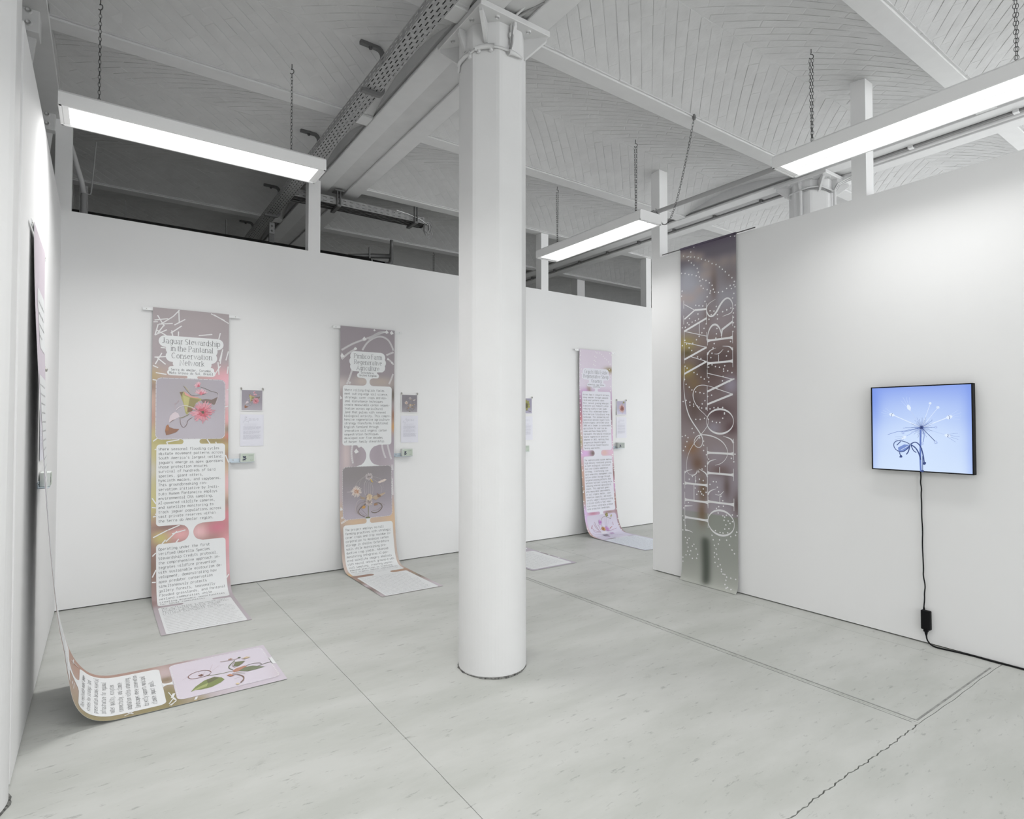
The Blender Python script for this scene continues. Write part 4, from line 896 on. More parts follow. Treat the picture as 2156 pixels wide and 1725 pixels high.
def draw_art(ink, items, off=(0, 0), sc=1.0, step=0.00012, wash=0.16):
    rgb0 = globals()['rgb']
    def rgb(c): return rgb0(*[x + (196 - x) * wash for x in c])
    e0 = ink.e
    T = lambda x, y: (off[0] + x * .001 * sc, off[1] + y * .001 * sc)
    for it in items:
        ink.e += step
        if it[0] == 'p':
            f = it[2]; ink.poly([T(f[i], f[i + 1]) for i in range(0, len(f), 2)], rgb(it[1]))
        elif it[0] == 'r':
            f = it[3]; P = [T(f[i], f[i + 1]) for i in range(0, len(f), 2)]
            if len(P) > 2:
                for _ in range(2):
                    q = [P[0]]
                    for a, b in zip(P, P[1:]): q += [(a[0] * .75 + b[0] * .25, a[1] * .75 + b[1] * .25), (a[0] * .25 + b[0] * .75, a[1] * .25 + b[1] * .75)]
                    P = q + [P[-1]]
            ink.ribbon(P, it[2] * .001 * sc, rgb(it[1]))
        else:
            c = T(*it[3]); r = it[4] * .001 * sc; n = it[5]; A0, A1 = it[6], it[7]; R = random.Random(int(r * 1e5) + n)
            full = A1 - A0 > 300; big = n >= 12
            for lay, (nn_, f0, f1, cc) in enumerate(((int(n * 1.5), .74, 1.05, it[1]), (int(n * 1.2), .45, .78, [(x * 2 + y) / 3 for x, y in zip(it[1], it[2])]), (n, .25, .5, it[2])) if big else ((n, .72, 1.08, it[1]),)):
                ink.e += step * .6
                for k in range(nn_):
                    a = math.radians(A0 + (A1 - A0) * (k + .5) / nn_ + R.uniform(-6, 6)); rr = r * R.uniform(f0, f1); w = r * (1.75 if big else 2.4) / nn_ * (1 if full else .55)
                    d = (math.cos(a), math.sin(a)); nn = (-d[1], d[0]); f = R.uniform(.86, 1.08)
                    col = tuple(min(1, x * f) for x in rgb(cc)[:3]) + (1,)
                    ink.poly([(c[0] + d[0] * r * .06, c[1] + d[1] * r * .06), (c[0] + d[0] * rr * .55 + nn[0] * w, c[1] + d[1] * rr * .55 + nn[1] * w), (c[0] + d[0] * rr * .92 + nn[0] * w * .9, c[1] + d[1] * rr * .92 + nn[1] * w * .9), (c[0] + d[0] * rr, c[1] + d[1] * rr), (c[0] + d[0] * rr * .92 - nn[0] * w * .9, c[1] + d[1] * rr * .92 - nn[1] * w * .9), (c[0] + d[0] * rr * .55 - nn[0] * w, c[1] + d[1] * rr * .55 - nn[1] * w)], col)
            ink.e += step
            q_ = .14 if big else .42
            ink.poly([(c[0] + r * q_ * math.cos(q), c[1] + r * q_ * math.sin(q)) for q in [2 * PI * k / 12 for k in range(12)]], rgb(it[2]))
    ink.e = e0

def sheet(parent, S, colf, name='cloth', nu=20, ds=.018):
    rows = max(2, int(S.len / ds)); mb = MB(); mb.c = []
    for sd in (0, 1):
        for r in range(rows + 1):
            v = S.len * r / rows
            for i in range(nu + 1):
                u = S.w * i / nu; mb.v.append(S.at(u, v, 0 if sd == 0 else -.0012)); mb.c.append(colf(u / S.w, v) if sd == 0 else (.75, .75, .75, 1))
    k = nu + 1; tot = k * (rows + 1)
    for r in range(rows):
        for i in range(nu):
            a = r * k + i; mb.f.append((a, a + k, a + k + 1, a + 1)); b = a + tot; mb.f.append((b, b + 1, b + k + 1, b + k))
        a = r * k; mb.f.append((a, a + tot, a + k + tot, a + k)); a = r * k + nu; mb.f.append((a, a + k, a + k + tot, a + tot))
    for i in range(nu):
        mb.f.append((i, i + 1, i + 1 + tot, i + tot)); a = rows * k + i; mb.f.append((a, a + tot, a + 1 + tot, a + 1))
    return obj(name, mb, M['print'], parent)

def painter(stops, blobs, gain=1.2):
    """blurred picture: colour stops along s and soft blobs (u, s, ru, rs, rgb, strength)"""
    def rgb_(c):
        c = rgb(c); m = sum(c[:3]) / 3
        return tuple(min(.84, (m + (x - m) * (.92 if gain > 1 else 1)) * gain) if gain > 1 else x for x in c[:3]) + (1,)
    st = [(s, rgb_(c)) for s, c in stops]; bl = [(a, b, c, d, rgb_(e), f) for a, b, c, d, e, f in blobs]
    def f(u, v):
        c = st[-1][1]
        if v <= st[0][0]: c = st[0][1]
        else:
            for (s0, c0), (s1, c1) in zip(st, st[1:]):
                if s0 <= v <= s1:
                    t = (v - s0) / (s1 - s0); t = t * t * (3 - 2 * t); c = tuple(x + (y - x) * t for x, y in zip(c0, c1)); break
        for a, b, ru, rs, e, k in bl:
            d = ((u - a) / ru) ** 2 + ((v - b) / rs) ** 2
            if d < 6:
                t = k * math.exp(-d); c = tuple(x + (y - x) * t for x, y in zip(c, e))
        return c
    return f
WHITE = (0.80, 0.815, 0.82, 1)
WLIL = (0.80, 0.80, 0.87, 1)
STK = (0.79, 0.79, 0.79, 1)
INK = (0.13, 0.13, 0.135, 1)
INK2 = (0.16, 0.16, 0.165, 1)

def rod(parent, S, over=.095):
    # clear acrylic strip that carries the banner head
    mb = MB(); P = []
    for u in (-over * .8, S.w + over):
        for v in (.004, .030):
            for e in (-.0085, -.0045): P.append(S.at(u, v, e))
    mb.v = P; mb.f = [(0, 1, 3, 2), (4, 6, 7, 5), (0, 4, 5, 1), (2, 3, 7, 6), (0, 2, 6, 4), (1, 5, 7, 3)]
    obj('hanging_strip', mb, M['plastic'], parent)
    for e in (-over * .5, S.w + over * .6):
        p = Vector(S.at(e, .017, -.0045)); obj('strip_pin', MB().tube([tuple(p), tuple(p + S.N * .004)], [.004, .002], 8), M['clip'], parent)
def dashes(ink, v0, v1, u0, u1, r, dash, gap, w, col, seed=2):
    P = [(b, a) for a, b, c in rrect(v0, v1, u0, u1, r)] + [(c, a) for a, b, c in reversed(rrect(v0, v1, u0, u1, r))]
    P.append(P[0]); R = random.Random(seed); acc = 0; on = True; cur = [P[0]]; need = dash
    for a, b in zip(P, P[1:]):
        l = math.hypot(b[0] - a[0], b[1] - a[1]); t = 0
        while l - t > need:
            t += need; p = (a[0] + (b[0] - a[0]) * t / l, a[1] + (b[1] - a[1]) * t / l)
            if on: ink.ribbon(cur + [p], w, col)
            cur = [p]; on = not on; need = (dash if on else gap) * R.uniform(.7, 1.3)
        need -= l - t; cur.append(b)
# ------------------------------------------------------------------ the four standing banners of the back wall and the one on the left wall
XB = Vector((1, 0, 0)); NB = Vector((0, -1, 0))
def back_surf(x, w, prof, drift=0): return Surf((x, YB, 0), XB, NB, prof, w, drift)
GRP = 'printed banners running from wall to floor'

# --- banner 1
S1 = back_surf(.349, .617, [(.036, 2.587), (.06, 1.2), (.105, .6), (.15, .27), (.19, .13), (.24, .05), (.32, .012), (.49, .005), (1.13, .004)], .014)
t = thing('banner', (.66, 5.6, 0), 'banner about jaguars, with pink blossoms, hanging on the back wall nearest the left corner', 'banner', GRP)
f1 = painter([(0, (163, 154, 156)), (.45, (163, 154, 157)), (.62, (176, 156, 150)), (.9, (172, 150, 138)), (1.15, (186, 176, 128)), (1.6, (186, 178, 136)), (1.95, (164, 132, 122)), (2.2, (150, 122, 116)), (2.5, (150, 126, 122)), (2.62, (172, 162, 167)), (3.6, (176, 168, 174))],
 [(0, .62, .12, .08, (176, 158, 116), .9), (0, .72, .10, .06, (120, 104, 92), .8), (0, .85, .08, .14, (196, 164, 150), .8), (0, 1.0, .06, .1, (182, 140, 130), .8), (1, .62, .3, .10, (224, 160, 172), .9), (1, .8, .1, .14, (224, 190, 200), .9), (1, 1.0, .1, .1, (222, 160, 168), .9), (1, 1.1, .08, .05, (130, 130, 120), .9), (1, 1.17, .08, .05, (204, 116, 120), .9), (.8, 1.2, .3, .03, (150, 134, 98), .9), (.2, 1.2, .2, .03, (166, 158, 104), .9), (1, 1.35, .1, .1, (160, 120, 110), .8), (1, 1.6, .12, .14, (222, 170, 178), .9), (1, 1.78, .1, .05, (150, 130, 124), .8), (1, 1.9, .15, .08, (206, 130, 140), .9), (0, 1.45, .08, .08, (196, 192, 200), .5), (0, 1.75, .1, .12, (192, 186, 120), .8), (.36, 2.03, .17, .07, (216, 160, 162), .95), (.12, 2.05, .1, .06, (190, 182, 112), .9), (.2, 1.96, .2, .03, (130, 108, 106), .8), (.62, 2.02, .12, .07, (224, 180, 182), .95), (.85, 2.0, .16, .06, (196, 116, 134), .95), (1, 2.15, .14, .12, (218, 150, 158), .95), (1, 2.35, .1, .15, (214, 168, 174), .95), (0, 2.3, .1, .12, (128, 106, 92), .9), (1, 2.6, .2, .1, (172, 162, 168), .9), (0, 2.62, .12, .09, (140, 112, 108), .9)])
sheet(t, S1, f1); rod(t, S1)
ink = Ink(S1, 1); w = S1.w
panel(S1, t, 'title_panel', cloud([(.297, .052, .075 * w, .927 * w), (.365, .052, .165 * w, .845 * w), (.43, .052, .165 * w, .84 * w), (.492, .05, .255 * w, .765 * w), (.545, .026, .20 * w, .80 * w), (.576, .027, .185 * w, .82 * w)]), WHITE)
panel(S1, t, 'panel_bridge', neck(.602, .626, .445 * w, .575 * w), WHITE)
panel(S1, t, 'panel_bridge', neck(1.181, 1.226, .40 * w, .61 * w), WHITE); panel(S1, t, 'text_panel', rrect(1.225, 1.945, .06 * w, .955 * w, .028), WHITE); panel(S1, t, 'panel_bridge', neck(1.944, 2.101, .472 * w, .528 * w), WHITE); panel(S1, t, 'text_panel', rrect(2.10, 2.69, .06 * w, .955 * w, .028), WHITE); panel(S1, t, 'panel_bridge', neck(2.689, 2.735, .36 * w, .72 * w), WHITE); panel(S1, t, 'text_panel', rrect(2.734, S1.len - .002, .055 * w, .95 * w, .02), WHITE)
ink = Ink(S1, 1); ink.rows(rrect(.626, 1.182, .045 * w, .955 * w, .045), painter([(.6, (166, 160, 170)), (1.2, (176, 170, 178))], [(.28, .75, .25, .2, (164, 160, 160), .5), (.4, 1.05, .2, .15, (178, 174, 182), .6)])); ink.done('flower_picture', t, label='grey picture of a pink blossom and a dry seed pod')
ink = Ink(S1, 2); draw_art(ink, DATA['art1']); dashes(ink, .63, 1.178, .05 * w, .95 * w, .043, .035, .006, .0032, STK); ink.done('flower_print', t)
ink = Ink(S1, 1.5)
for a, b, c, d in DATA['sticks1']:
    if max(b, d) < 700 and 180 < (a + c) / 2 < 440 and min(b, d) > 255: continue
    ink.ribbon([(a * .001, b * .001), (c * .001, d * .001)], .0095, STK)
ink.done('stick_print', t)
ink = Ink(S1, 2)
for tx, a, b, v in (('Jaguar Stewardship', .118, .885, .316), ('in the Pantanal', .225, .785, .381), ('Conservation', .232, .775, .447), ('Network', .337, .672, .509)):
    serif(ink, tx, a * w, b * w, v, .0345, .0036, .0016, INK)
mono(ink, 'Serra do Amolar, Corumb\u00e1,', .232 * w, .560, .0134, .0145, .0022, INK); mono(ink, 'Mato Grosso do Sul, Brazil', .213 * w, .589, .01365, .0145, .0022, INK)
ink.done('title_lettering', t)
P1 = "Where seasonal flooding cycles|dictate movement patterns across|South America's largest wetland,|jaguars emerge as apex guardians|whose protection ensures|survival of hundreds of bird|species, giant otters,|hyacinth macaws, and capybaras.|This groundbreaking con-|servation initiative by Insti-|tuto Homem Pantaneiro employs|environmental DNA sampling,|AI-powered wildlife cameras,|and satellite monitoring to|track jaguar populations across|vast private reserves within|the Serra do Amolar region."
P2 = "Operating under the first|verified Umbrella Species|Stewardship Credits protocol,|the comprehensive approach in-|tegrates wildfire prevention|with sustainable ecotourism de-|velopment, demonstrating how|apex predator conservation|simultaneously protects|gallery forests, seasonally|flooded grasslands, and Pantanal|wetland communities while|creating economic opportunities|for local communities."
P3 = "The initiative's advanced moni-|toring systems track population|dynamics and habitat connec-|tivity improvements across|critical biological corridors.|"
ink = Ink(S1, 2)
for txt, v in ((P1, 1.278), (P2, 2.156)):
    for i, ln in enumerate(txt.split('|')): mono(ink, ln, .086 * w, v + i * .0397, .01625, .0163, .0023, INK2)
for i, ln in enumerate(P3.split('|')): mono(ink, ln, .086 * w, 2.778 + i * .0397, .01625, .0163, .0023, INK2)
greek(ink, .086 * w, .93 * w, 2.778 + 5 * .0397 - .01, 3.415, 12, INK2, .0062, 3, (.04, .13), .95)
ink.done('text_lettering', t)

# --- banner 2
S2 = back_surf(2.042, .614, [(.036, 2.585), (.02, 1.2), (.035, .65), (.07, .35), (.10, .2), (.135, .09), (.20, .02), (.32, .006), (1.165, .004)], .01)
t = thing('banner', (2.35, 5.6, 0), 'grey banner about an English farm, with bead-chain pattern, left of the column', 'banner', GRP)
f2 = painter([(0, (150, 142, 147)), (.5, (152, 144, 148)), (.62, (166, 156, 156)), (.9, (160, 150, 154)), (1.35, (168, 158, 166)), (1.8, (180, 168, 172)), (2.0, (190, 168, 150)), (2.6, (188, 172, 162)), (2.85, (158, 134, 122)), (3.6, (176, 166, 170))],
 [(.42, .58, .14, .05, (190, 178, 170), .9), (.75, .58, .2, .05, (176, 164, 154), .9), (1, .72, .1, .08, (104, 98, 86), .9), (1, .95, .08, .08, (150, 110, 84), .9), (1, 1.08, .08, .07, (200, 152, 90), .95), (1, 1.25, .1, .1, (160, 148, 158), .8), (0, .62, .15, .06, (196, 188, 186), .7), (.12, 1.38, .08, .25, (204, 188, 186), .8), (.3, 1.38, .1, .2, (156, 146, 150), .7), (.7, 1.38, .12, .2, (158, 148, 156), .7), (1, 1.6, .08, .2, (176, 168, 178), .8), (1, 2.1, .2, .14, (206, 176, 144), .95), (.3, 2.09, .25, .03, (200, 172, 142), .9), (1, 2.4, .1, .15, (186, 170, 160), .8), (0, 2.25, .1, .15, (150, 136, 136), .8), (0, 2.55, .08, .1, (196, 176, 166), .8), (0, 2.7, .12, .05, (214, 176, 120), .9), (.2, 2.79, .25, .03, (146, 112, 96), .9), (.85, 2.79, .25, .04, (176, 140, 112), .9), (1, 2.98, .08, .05, (150, 138, 112), .9), (1, 3.1, .08, .08, (112, 106, 92), .9), (0, 3.0, .08, .06, (120, 108, 98), .9), (0, 3.3, .08, .1, (116, 100, 92), .9), (1, 3.45, .1, .15, (190, 182, 190), .9), (0, 3.15, .08, .05, (190, 182, 190), .9)])
sheet(t, S2, f2); rod(t, S2); w = S2.w
def q2(x, y): return ((x - 137) / 575 * w, (y - 80 - (x - 137) * .0986) * .00099)
def ladder(ink, pts, wd=.020, pitch=.0105):
    P = [q2(*p) for p in pts]
    for _ in range(3):
        q = [P[0]]
        for a, b in zip(P, P[1:]): q += [(a[0] * .75 + b[0] * .25, a[1] * .75 + b[1] * .25), (a[0] * .25 + b[0] * .75, a[1] * .25 + b[1] * .75)]
        P = q + [P[-1]]
    acc = 0
    for a, b in zip(P, P[1:]):
        l = math.hypot(b[0] - a[0], b[1] - a[1])
        while acc < l:
            x, y = a[0] + (b[0] - a[0]) * acc / l, a[1] + (b[1] - a[1]) * acc / l; d = ((b[0] - a[0]) / l, (b[1] - a[1]) / l)
            h = pitch * .30; c = []
            for s, q in ((-1, -1), (1, -1), (1, 1), (-1, 1)): c.append((x + d[0] * h * s - d[1] * wd / 2 * q, y + d[1] * h * s + d[0] * wd / 2 * q))
            if all(0.004 < p[0] < w - .004 and p[1] > .003 for p in c): ink.add(c, STK)
            acc += pitch
        acc -= l
ink = Ink(S2, .5)
for pts in ([(138, 350), (260, 275), (400, 225), (600, 148)], [(365, 345), (420, 250), (540, 190), (640, 230), (690, 330), (702, 375)], [(140, 450), (220, 375), (310, 325)], [(430, 225), (540, 150), (620, 150)], [(625, 410), (700, 380)], [(640, 455), (690, 500), (700, 520)], [(262, 545), (235, 640), (205, 715)], [(238, 690), (232, 715)], [(702, 610), (680, 680), (655, 735)], [(268, 1380), (255, 1460), (275, 1580)], [(575, 1370), (590, 1480), (620, 1560)], [(632, 1370), (655, 1480), (685, 1590)], [(690, 1650), (700, 1720)], [(145, 2140), (230, 2110), (300, 2085)], [(150, 2190), (240, 2150)], [(450, 2105), (510, 2100)], [(135, 1620), (132, 1700)], [(690, 1800), (697, 1990)]): ladder(ink, pts)
for x, y, r in ((385, 225, 26), (490, 130, 14), (625, 150, 24), (290, 330, 18), (155, 400, 30), (680, 160, 24), (142, 850, 22), (640, 455, 14), (310, 1445, 28), (340, 1390, 24), (150, 2040, 22), (365, 2125, 30), (525, 2090, 16), (685, 500, 12)):
    p = q2(x, y); ink.poly([(min(max(p[0] + r * .001 * math.cos(a), .003), w - .003), p[1] + r * .001 * math.sin(a)) for a in (.4, 1.9, 3.0, 4.6)], STK)
ink.done('bead_chain_print', t)
ink = Ink(S2, 1)
panel(S2, t, 'title_panel', cloud([(.313, .053, .175 * w, .82 * w), (.37, .05, .16 * w, .835 * w), (.425, .052, .175 * w, .82 * w), (.49, .026, .335 * w, .67 * w), (.518, .026, .30 * w, .705 * w)]), WHITE)
panel(S2, t, 'panel_bridge', neck(.543, .63, .475 * w, .53 * w), WHITE)
panel(S2, t, 'text_panel', rrect(.629, 1.272, .05 * w, .95 * w, .03), WHITE); panel(S2, t, 'panel_bridge', neck(1.271, 1.501, .476 * w, .536 * w), WHITE); panel(S2, t, 'panel_bridge', neck(2.059, 2.116, .47 * w, .53 * w), WHITE); panel(S2, t, 'text_panel', rrect(2.115, 2.765, .05 * w, .955 * w, .03), WHITE); panel(S2, t, 'panel_bridge', neck(2.764, 2.84, .37 * w, .67 * w), WHITE); panel(S2, t, 'text_panel', rrect(2.839, S2.len - .002, .06 * w, .93 * w, .02), WHITE)
ink = Ink(S2, 1); ink.rows(rrect(1.50, 2.06, .05 * w, .955 * w, .045), painter([(1.5, (140, 134, 138)), (1.8, (152, 145, 152)), (2.06, (172, 164, 174))], [(.2, 1.6, .3, .15, (138, 134, 132), .6)])); ink.done('flower_picture', t, label='grey picture of a dry seed head with loops')
ink = Ink(S2, 2); draw_art(ink, DATA['art2']); dashes(ink, 1.503, 2.057, .054 * w, .951 * w, .043, .010, .007, .0042, STK); ink.done('flower_print', t)
ink = Ink(S2, 2)
for tx, a, b, v in (('Pimlico Farm', .238, .762, .335), ('Regenerative', .243, .762, .399), ('Agriculture', .288, .715, .461)): serif(ink, tx, a * w, b * w, v, .034, .0035, .0016, INK)
mono(ink, 'Oxfordshire,', .372 * w, .498, .0128, .014, .0022, INK); mono(ink, 'United Kingdom', .343 * w, .527, .0138, .014, .0022, INK)
ink.done('title_lettering', t)
P4 = "Where rolling English fields|meet cutting-edge soil science,|strategic cover crops and min-|imal disturbance techniques|create measurable carbon seques-|tration across agricultural|land that pulses with renewed|biological activity. This compre-|hensive regenerative agriculture|strategy transforms traditional|English farmland through|innovative soil organic carbon|sequestration techniques|developed over five decades|of Harper family stewardship."
P5 = "The project employs no-till|farming practices with strategic|cover crops and crop residue in-|corporation to maximize carbon|storage in shallow Oxfordshire|soils while maintaining pro-|ductive crop yields. Advanced|monitoring integrates AI-pow-|ered satellite imagery analysis|with neural network ground-truth|soil sampling, creating unprec-|edented precision in tracking|soil organic matter improvements"
ink = Ink(S2, 2)
for txt, v in ((P4, .690), (P5, 2.176)):
    for i, ln in enumerate(txt.split('|')): mono(ink, ln, .080 * w, v + i * .0396, .0160, .0163, .0023, INK2)
greek(ink, .080 * w, .9 * w, 2.69, 2.73, 2, INK2, .006, 8, (.04, .12), .7)
greek(ink, .095 * w, .90 * w, 2.885, 3.52, 17, INK2, .006, 5, (.04, .13), .9); ink.done('text_lettering', t)

# --- banner 3 (mostly behind the column): only its tail can be read as print
S3 = back_surf(3.69, .615, [(.036, 2.585), (.02, 1.2), (.035, .65), (.07, .35), (.10, .2), (.135, .09), (.20, .02), (.32, .006), (1.21, .004)], .01)
t = thing('banner', (4.0, 5.6, 0), 'banner half hidden behind the middle column, its white tail lying on the floor', 'banner', GRP)
sheet(t, S3, painter([(0, (172, 164, 172)), (1.2, (160, 150, 150)), (2.6, (176, 168, 178)), (3.6, (172, 164, 176))], [(1, 3.1, .1, .12, (120, 114, 110), .8), (.2, 1.0, .4, .5, (150, 150, 120), .6)])); rod(t, S3); w = S3.w
panel(S3, t, 'text_panel', rrect(.63, 2.75, .05 * w, .95 * w, .03), WHITE); panel(S3, t, 'text_panel', rrect(2.86, S3.len - .03, .05 * w, .94 * w, .03), WHITE)
ink = Ink(S3, 2); greek(ink, .09 * w, .86 * w, .7, 2.7, 50, INK2, .006, 6, (.04, .13)); greek(ink, .09 * w, .88 * w, 2.9, 3.52, 16, INK2, .006, 7, (.04, .13)); ink.done('text_lettering', t)
ink = Ink(S3, .5)
for v in (2.95, 3.12, 3.3): ink.poly([(.965 * w, v), (.995 * w, v + .004), (.99 * w, v + .03), (.96 * w, v + .02)], STK)
ink.done('stick_print', t)

# --- banner 4
S4 = back_surf(5.412, .628, [(.036, 2.585), (.03, 1.9), (.055, 1.2), (.09, .7), (.115, .4), (.15, .2), (.19, .09), (.26, .02), (.39, .006), (1.23, .004)], -.01)
t = thing('banner', (5.72, 5.6, 0), 'lilac banner with white dots about sheep grazing, farthest right on the back wall', 'banner', GRP)
f4 = painter([(0, (204, 192, 206)), (.5, (206, 196, 210)), (.65, (186, 158, 186)), (.9, (176, 136, 150)), (1.1, (204, 180, 186)), (1.45, (204, 176, 196)), (1.8, (190, 150, 146)), (2.1, (190, 160, 150)), (2.3, (204, 182, 214)), (2.8, (196, 190, 206)), (3.6, (192, 188, 204))],
 [(.92, .27, .16, .045, (140, 124, 66), .98), (.72, .30, .10, .02, (160, 146, 90), .8), (.28, .57, .06, .06, (140, 122, 78), .95), (.18, .60, .12, .05, (190, 146, 196), .9), (0, .78, .1, .12, (156, 112, 136), .9), (0, .98, .1, .08, (190, 110, 116), .8), (0, 1.3, .07, .12, (166, 160, 96), .9), (.1, 1.46, .2, .05, (206, 164, 214), .9), (.36, 1.46, .1, .05, (110, 96, 84), .95), (.72, 1.46, .12, .05, (214, 176, 168), .9), (.95, 1.46, .1, .08, (216, 180, 200), .9), (1, .95, .06, .14, (110, 100, 116), .8), (1, 1.2, .06, .1, (206, 160, 206), .8), (0, 1.75, .07, .2, (196, 160, 140), .9), (0, 2.0, .07, .2, (150, 126, 100), .8), (1, 1.75, .07, .1, (120, 88, 88), .9), (1, 1.95, .07, .1, (206, 160, 216), .9), (1, 2.2, .1, .2, (150, 106, 96), .9), (1, 2.5, .08, .2, (140, 108, 104), .95), (.25, 2.297, .2, .02, (176, 110, 120), .95), (.75, 2.297, .2, .02, (140, 116, 84), .95), (0, 2.3, .1, .12, (204, 178, 220), .9), (0, 2.6, .06, .14, (190, 146, 120), .95), (.28, 2.83, .12, .02, (120, 116, 108), .9)])
sheet(t, S4, f4); rod(t, S4); w = S4.w
ink = Ink(S4, 1)
panel(S4, t, 'title_panel', cloud([(.312, .05, .095 * w, .90 * w), (.372, .052, .08 * w, .93 * w), (.435, .05, .28 * w, .735 * w), (.493, .026, .225 * w, .80 * w), (.52, .026, .385 * w, .64 * w)]), WLIL)
panel(S4, t, 'panel_bridge', neck(.544, .588, .47 * w, .55 * w), WLIL)
panel(S4, t, 'text_panel', rrect(.587, 1.42, .075 * w, .955 * w, .03), WLIL); panel(S4, t, 'panel_bridge', neck(1.419, 1.504, .41 * w, .61 * w), WLIL); panel(S4, t, 'text_panel', rrect(1.503, 2.275, .07 * w, .95 * w, .03), WLIL); panel(S4, t, 'panel_bridge', neck(2.274, 2.32, .46 * w, .56 * w), WLIL); panel(S4, t, 'panel_bridge', neck(2.80, 2.86, .38 * w, .75 * w), WLIL); panel(S4, t, 'text_panel', rrect(2.855, S4.len - .002, .03 * w, .95 * w, .03), (.78, .82, .88, 1))
ink = Ink(S4, 1); ink.rows(rrect(2.319, 2.81, .055 * w, .95 * w, .04), painter([(2.3, (196, 190, 206)), (2.7, (206, 202, 220))], [])); ink.done('flower_picture', t, label='lilac picture of a many-petalled flower')
ink = Ink(S4, 2); draw_art(ink, DATA['art4']); ink.done('flower_print', t)
ink = Ink(S4, .5)
def q4(x, y): return ((x - 68) / 835 * w, (y - 55 - (x - 68) * .07) * .00083)
for x, y in ((95, 95), (85, 165), (68, 225), (95, 245), (62, 300), (100, 322), (66, 376), (118, 398), (66, 450), (128, 472), (68, 524), (135, 545), (75, 598), (75, 670), (76, 745), (80, 818), (80, 890), (80, 968), (84, 1040), (84, 1112), (84, 1190), (80, 1265), (478, 112), (510, 130), (580, 130), (628, 155), (670, 190), (714, 224), (762, 252), (812, 290), (855, 330), (842, 140), (888, 168), (454, 186), (486, 205), (440, 258), (475, 275), (425, 325), (460, 348), (413, 398), (455, 415), (395, 466), (440, 487), (382, 540), (684, 440), (660, 496), (688, 512), (645, 565), (800, 465), (835, 424), (820, 528), (868, 534), (857, 586), (145, 848), (144, 920), (146, 998), (142, 1075), (135, 1140), (262, 1030), (318, 1048), (252, 1102), (302, 1120), (848, 865), (868, 795), (868, 720), (826, 930), (882, 965), (806, 998), (878, 1040), (780, 1062), (752, 1116), (795, 1130), (832, 1105), (870, 1110), (105, 1440), (100, 1510), (85, 1585)):
    p = q4(x, y); ink.poly([(p[0] + .0085 * math.cos(a), p[1] + .0085 * math.sin(a)) for a in [2 * PI * k / 8 for k in range(8)]], (.85, .85, .85, 1))
R = random.Random(4)
for k in range(60):
    u = R.choice((.02, .975)) * w + R.uniform(-.012, .012); v = R.uniform(1.0, 2.7)
    ink.poly([(u + .008 * math.cos(a), v + .008 * math.sin(a)) for a in [2 * PI * k / 8 for k in range(8)]], (.85, .85, .85, 1))
ink.done('dot_print', t)
ink = Ink(S4, 2)
for tx, a, b, v in (('Grgich Hills Estate', .144, .862, .335), ('Regenerative Sheep', .114, .902, .397), ('Grazing', .353, .668, .460)): serif(ink, tx, a * w, b * w, v, .034, .0035, .0016, INK)
mono(ink, 'Rutherford, Napa Valley,', .245 * w, .502, .0137, .014, .0022, INK); mono(ink, 'California', .405 * w, .530, .0137, .014, .0022, INK)
ink.done('title_lettering', t)
P6 = "Across Napa's vineyard terraces,|sheep meander through seasonal|rotational patterns where|their natural grazing behaviors|transform soil chemistry while|reducing wildfire fuel loads|across this celebrated Ruther-|ford American Viticultural Area|landscape. This pioneering col-|laboration between Grgich Hills|Estate\u2014organic certified since|2000 and a leader in sustainable|agriculture for over two de-|cades\u2014and Kaos Sheep Outfit|represents the natural evolution|toward regenerative practices|adopted in 2021, marking their|progression beyond organic|certification toward holistic|farming approaches."
P7 = "The sophisticated system employs|high-density rotational grazing|as both ecological restoration|tool and climate adaptation|strategy, transforming vine-|yard understory management into|active carbon storage through|targeted grazing patterns that|optimize nutrient cycling while|reducing external agricultural|inputs. This approach gener-|ates measurable improvements|in soil organic matter, water|retention capacity, and biodi-|versity support while providing|critical wildfire fuel reduc-|tion across vulnerable premium|wine production landscapes."
ink = Ink(S4, 2)
for txt, v in ((P6, .646), (P7, 1.567)):
    for i, ln in enumerate(txt.split('|')): mono(ink, ln, .098 * w, v + i * .0396, .0164, .0163, .0024, INK2)
greek(ink, .07 * w, .9 * w, 2.89, S4.len - .03, 17, INK2, .0065, 9, (.04, .13), .9); ink.done('text_lettering', t)

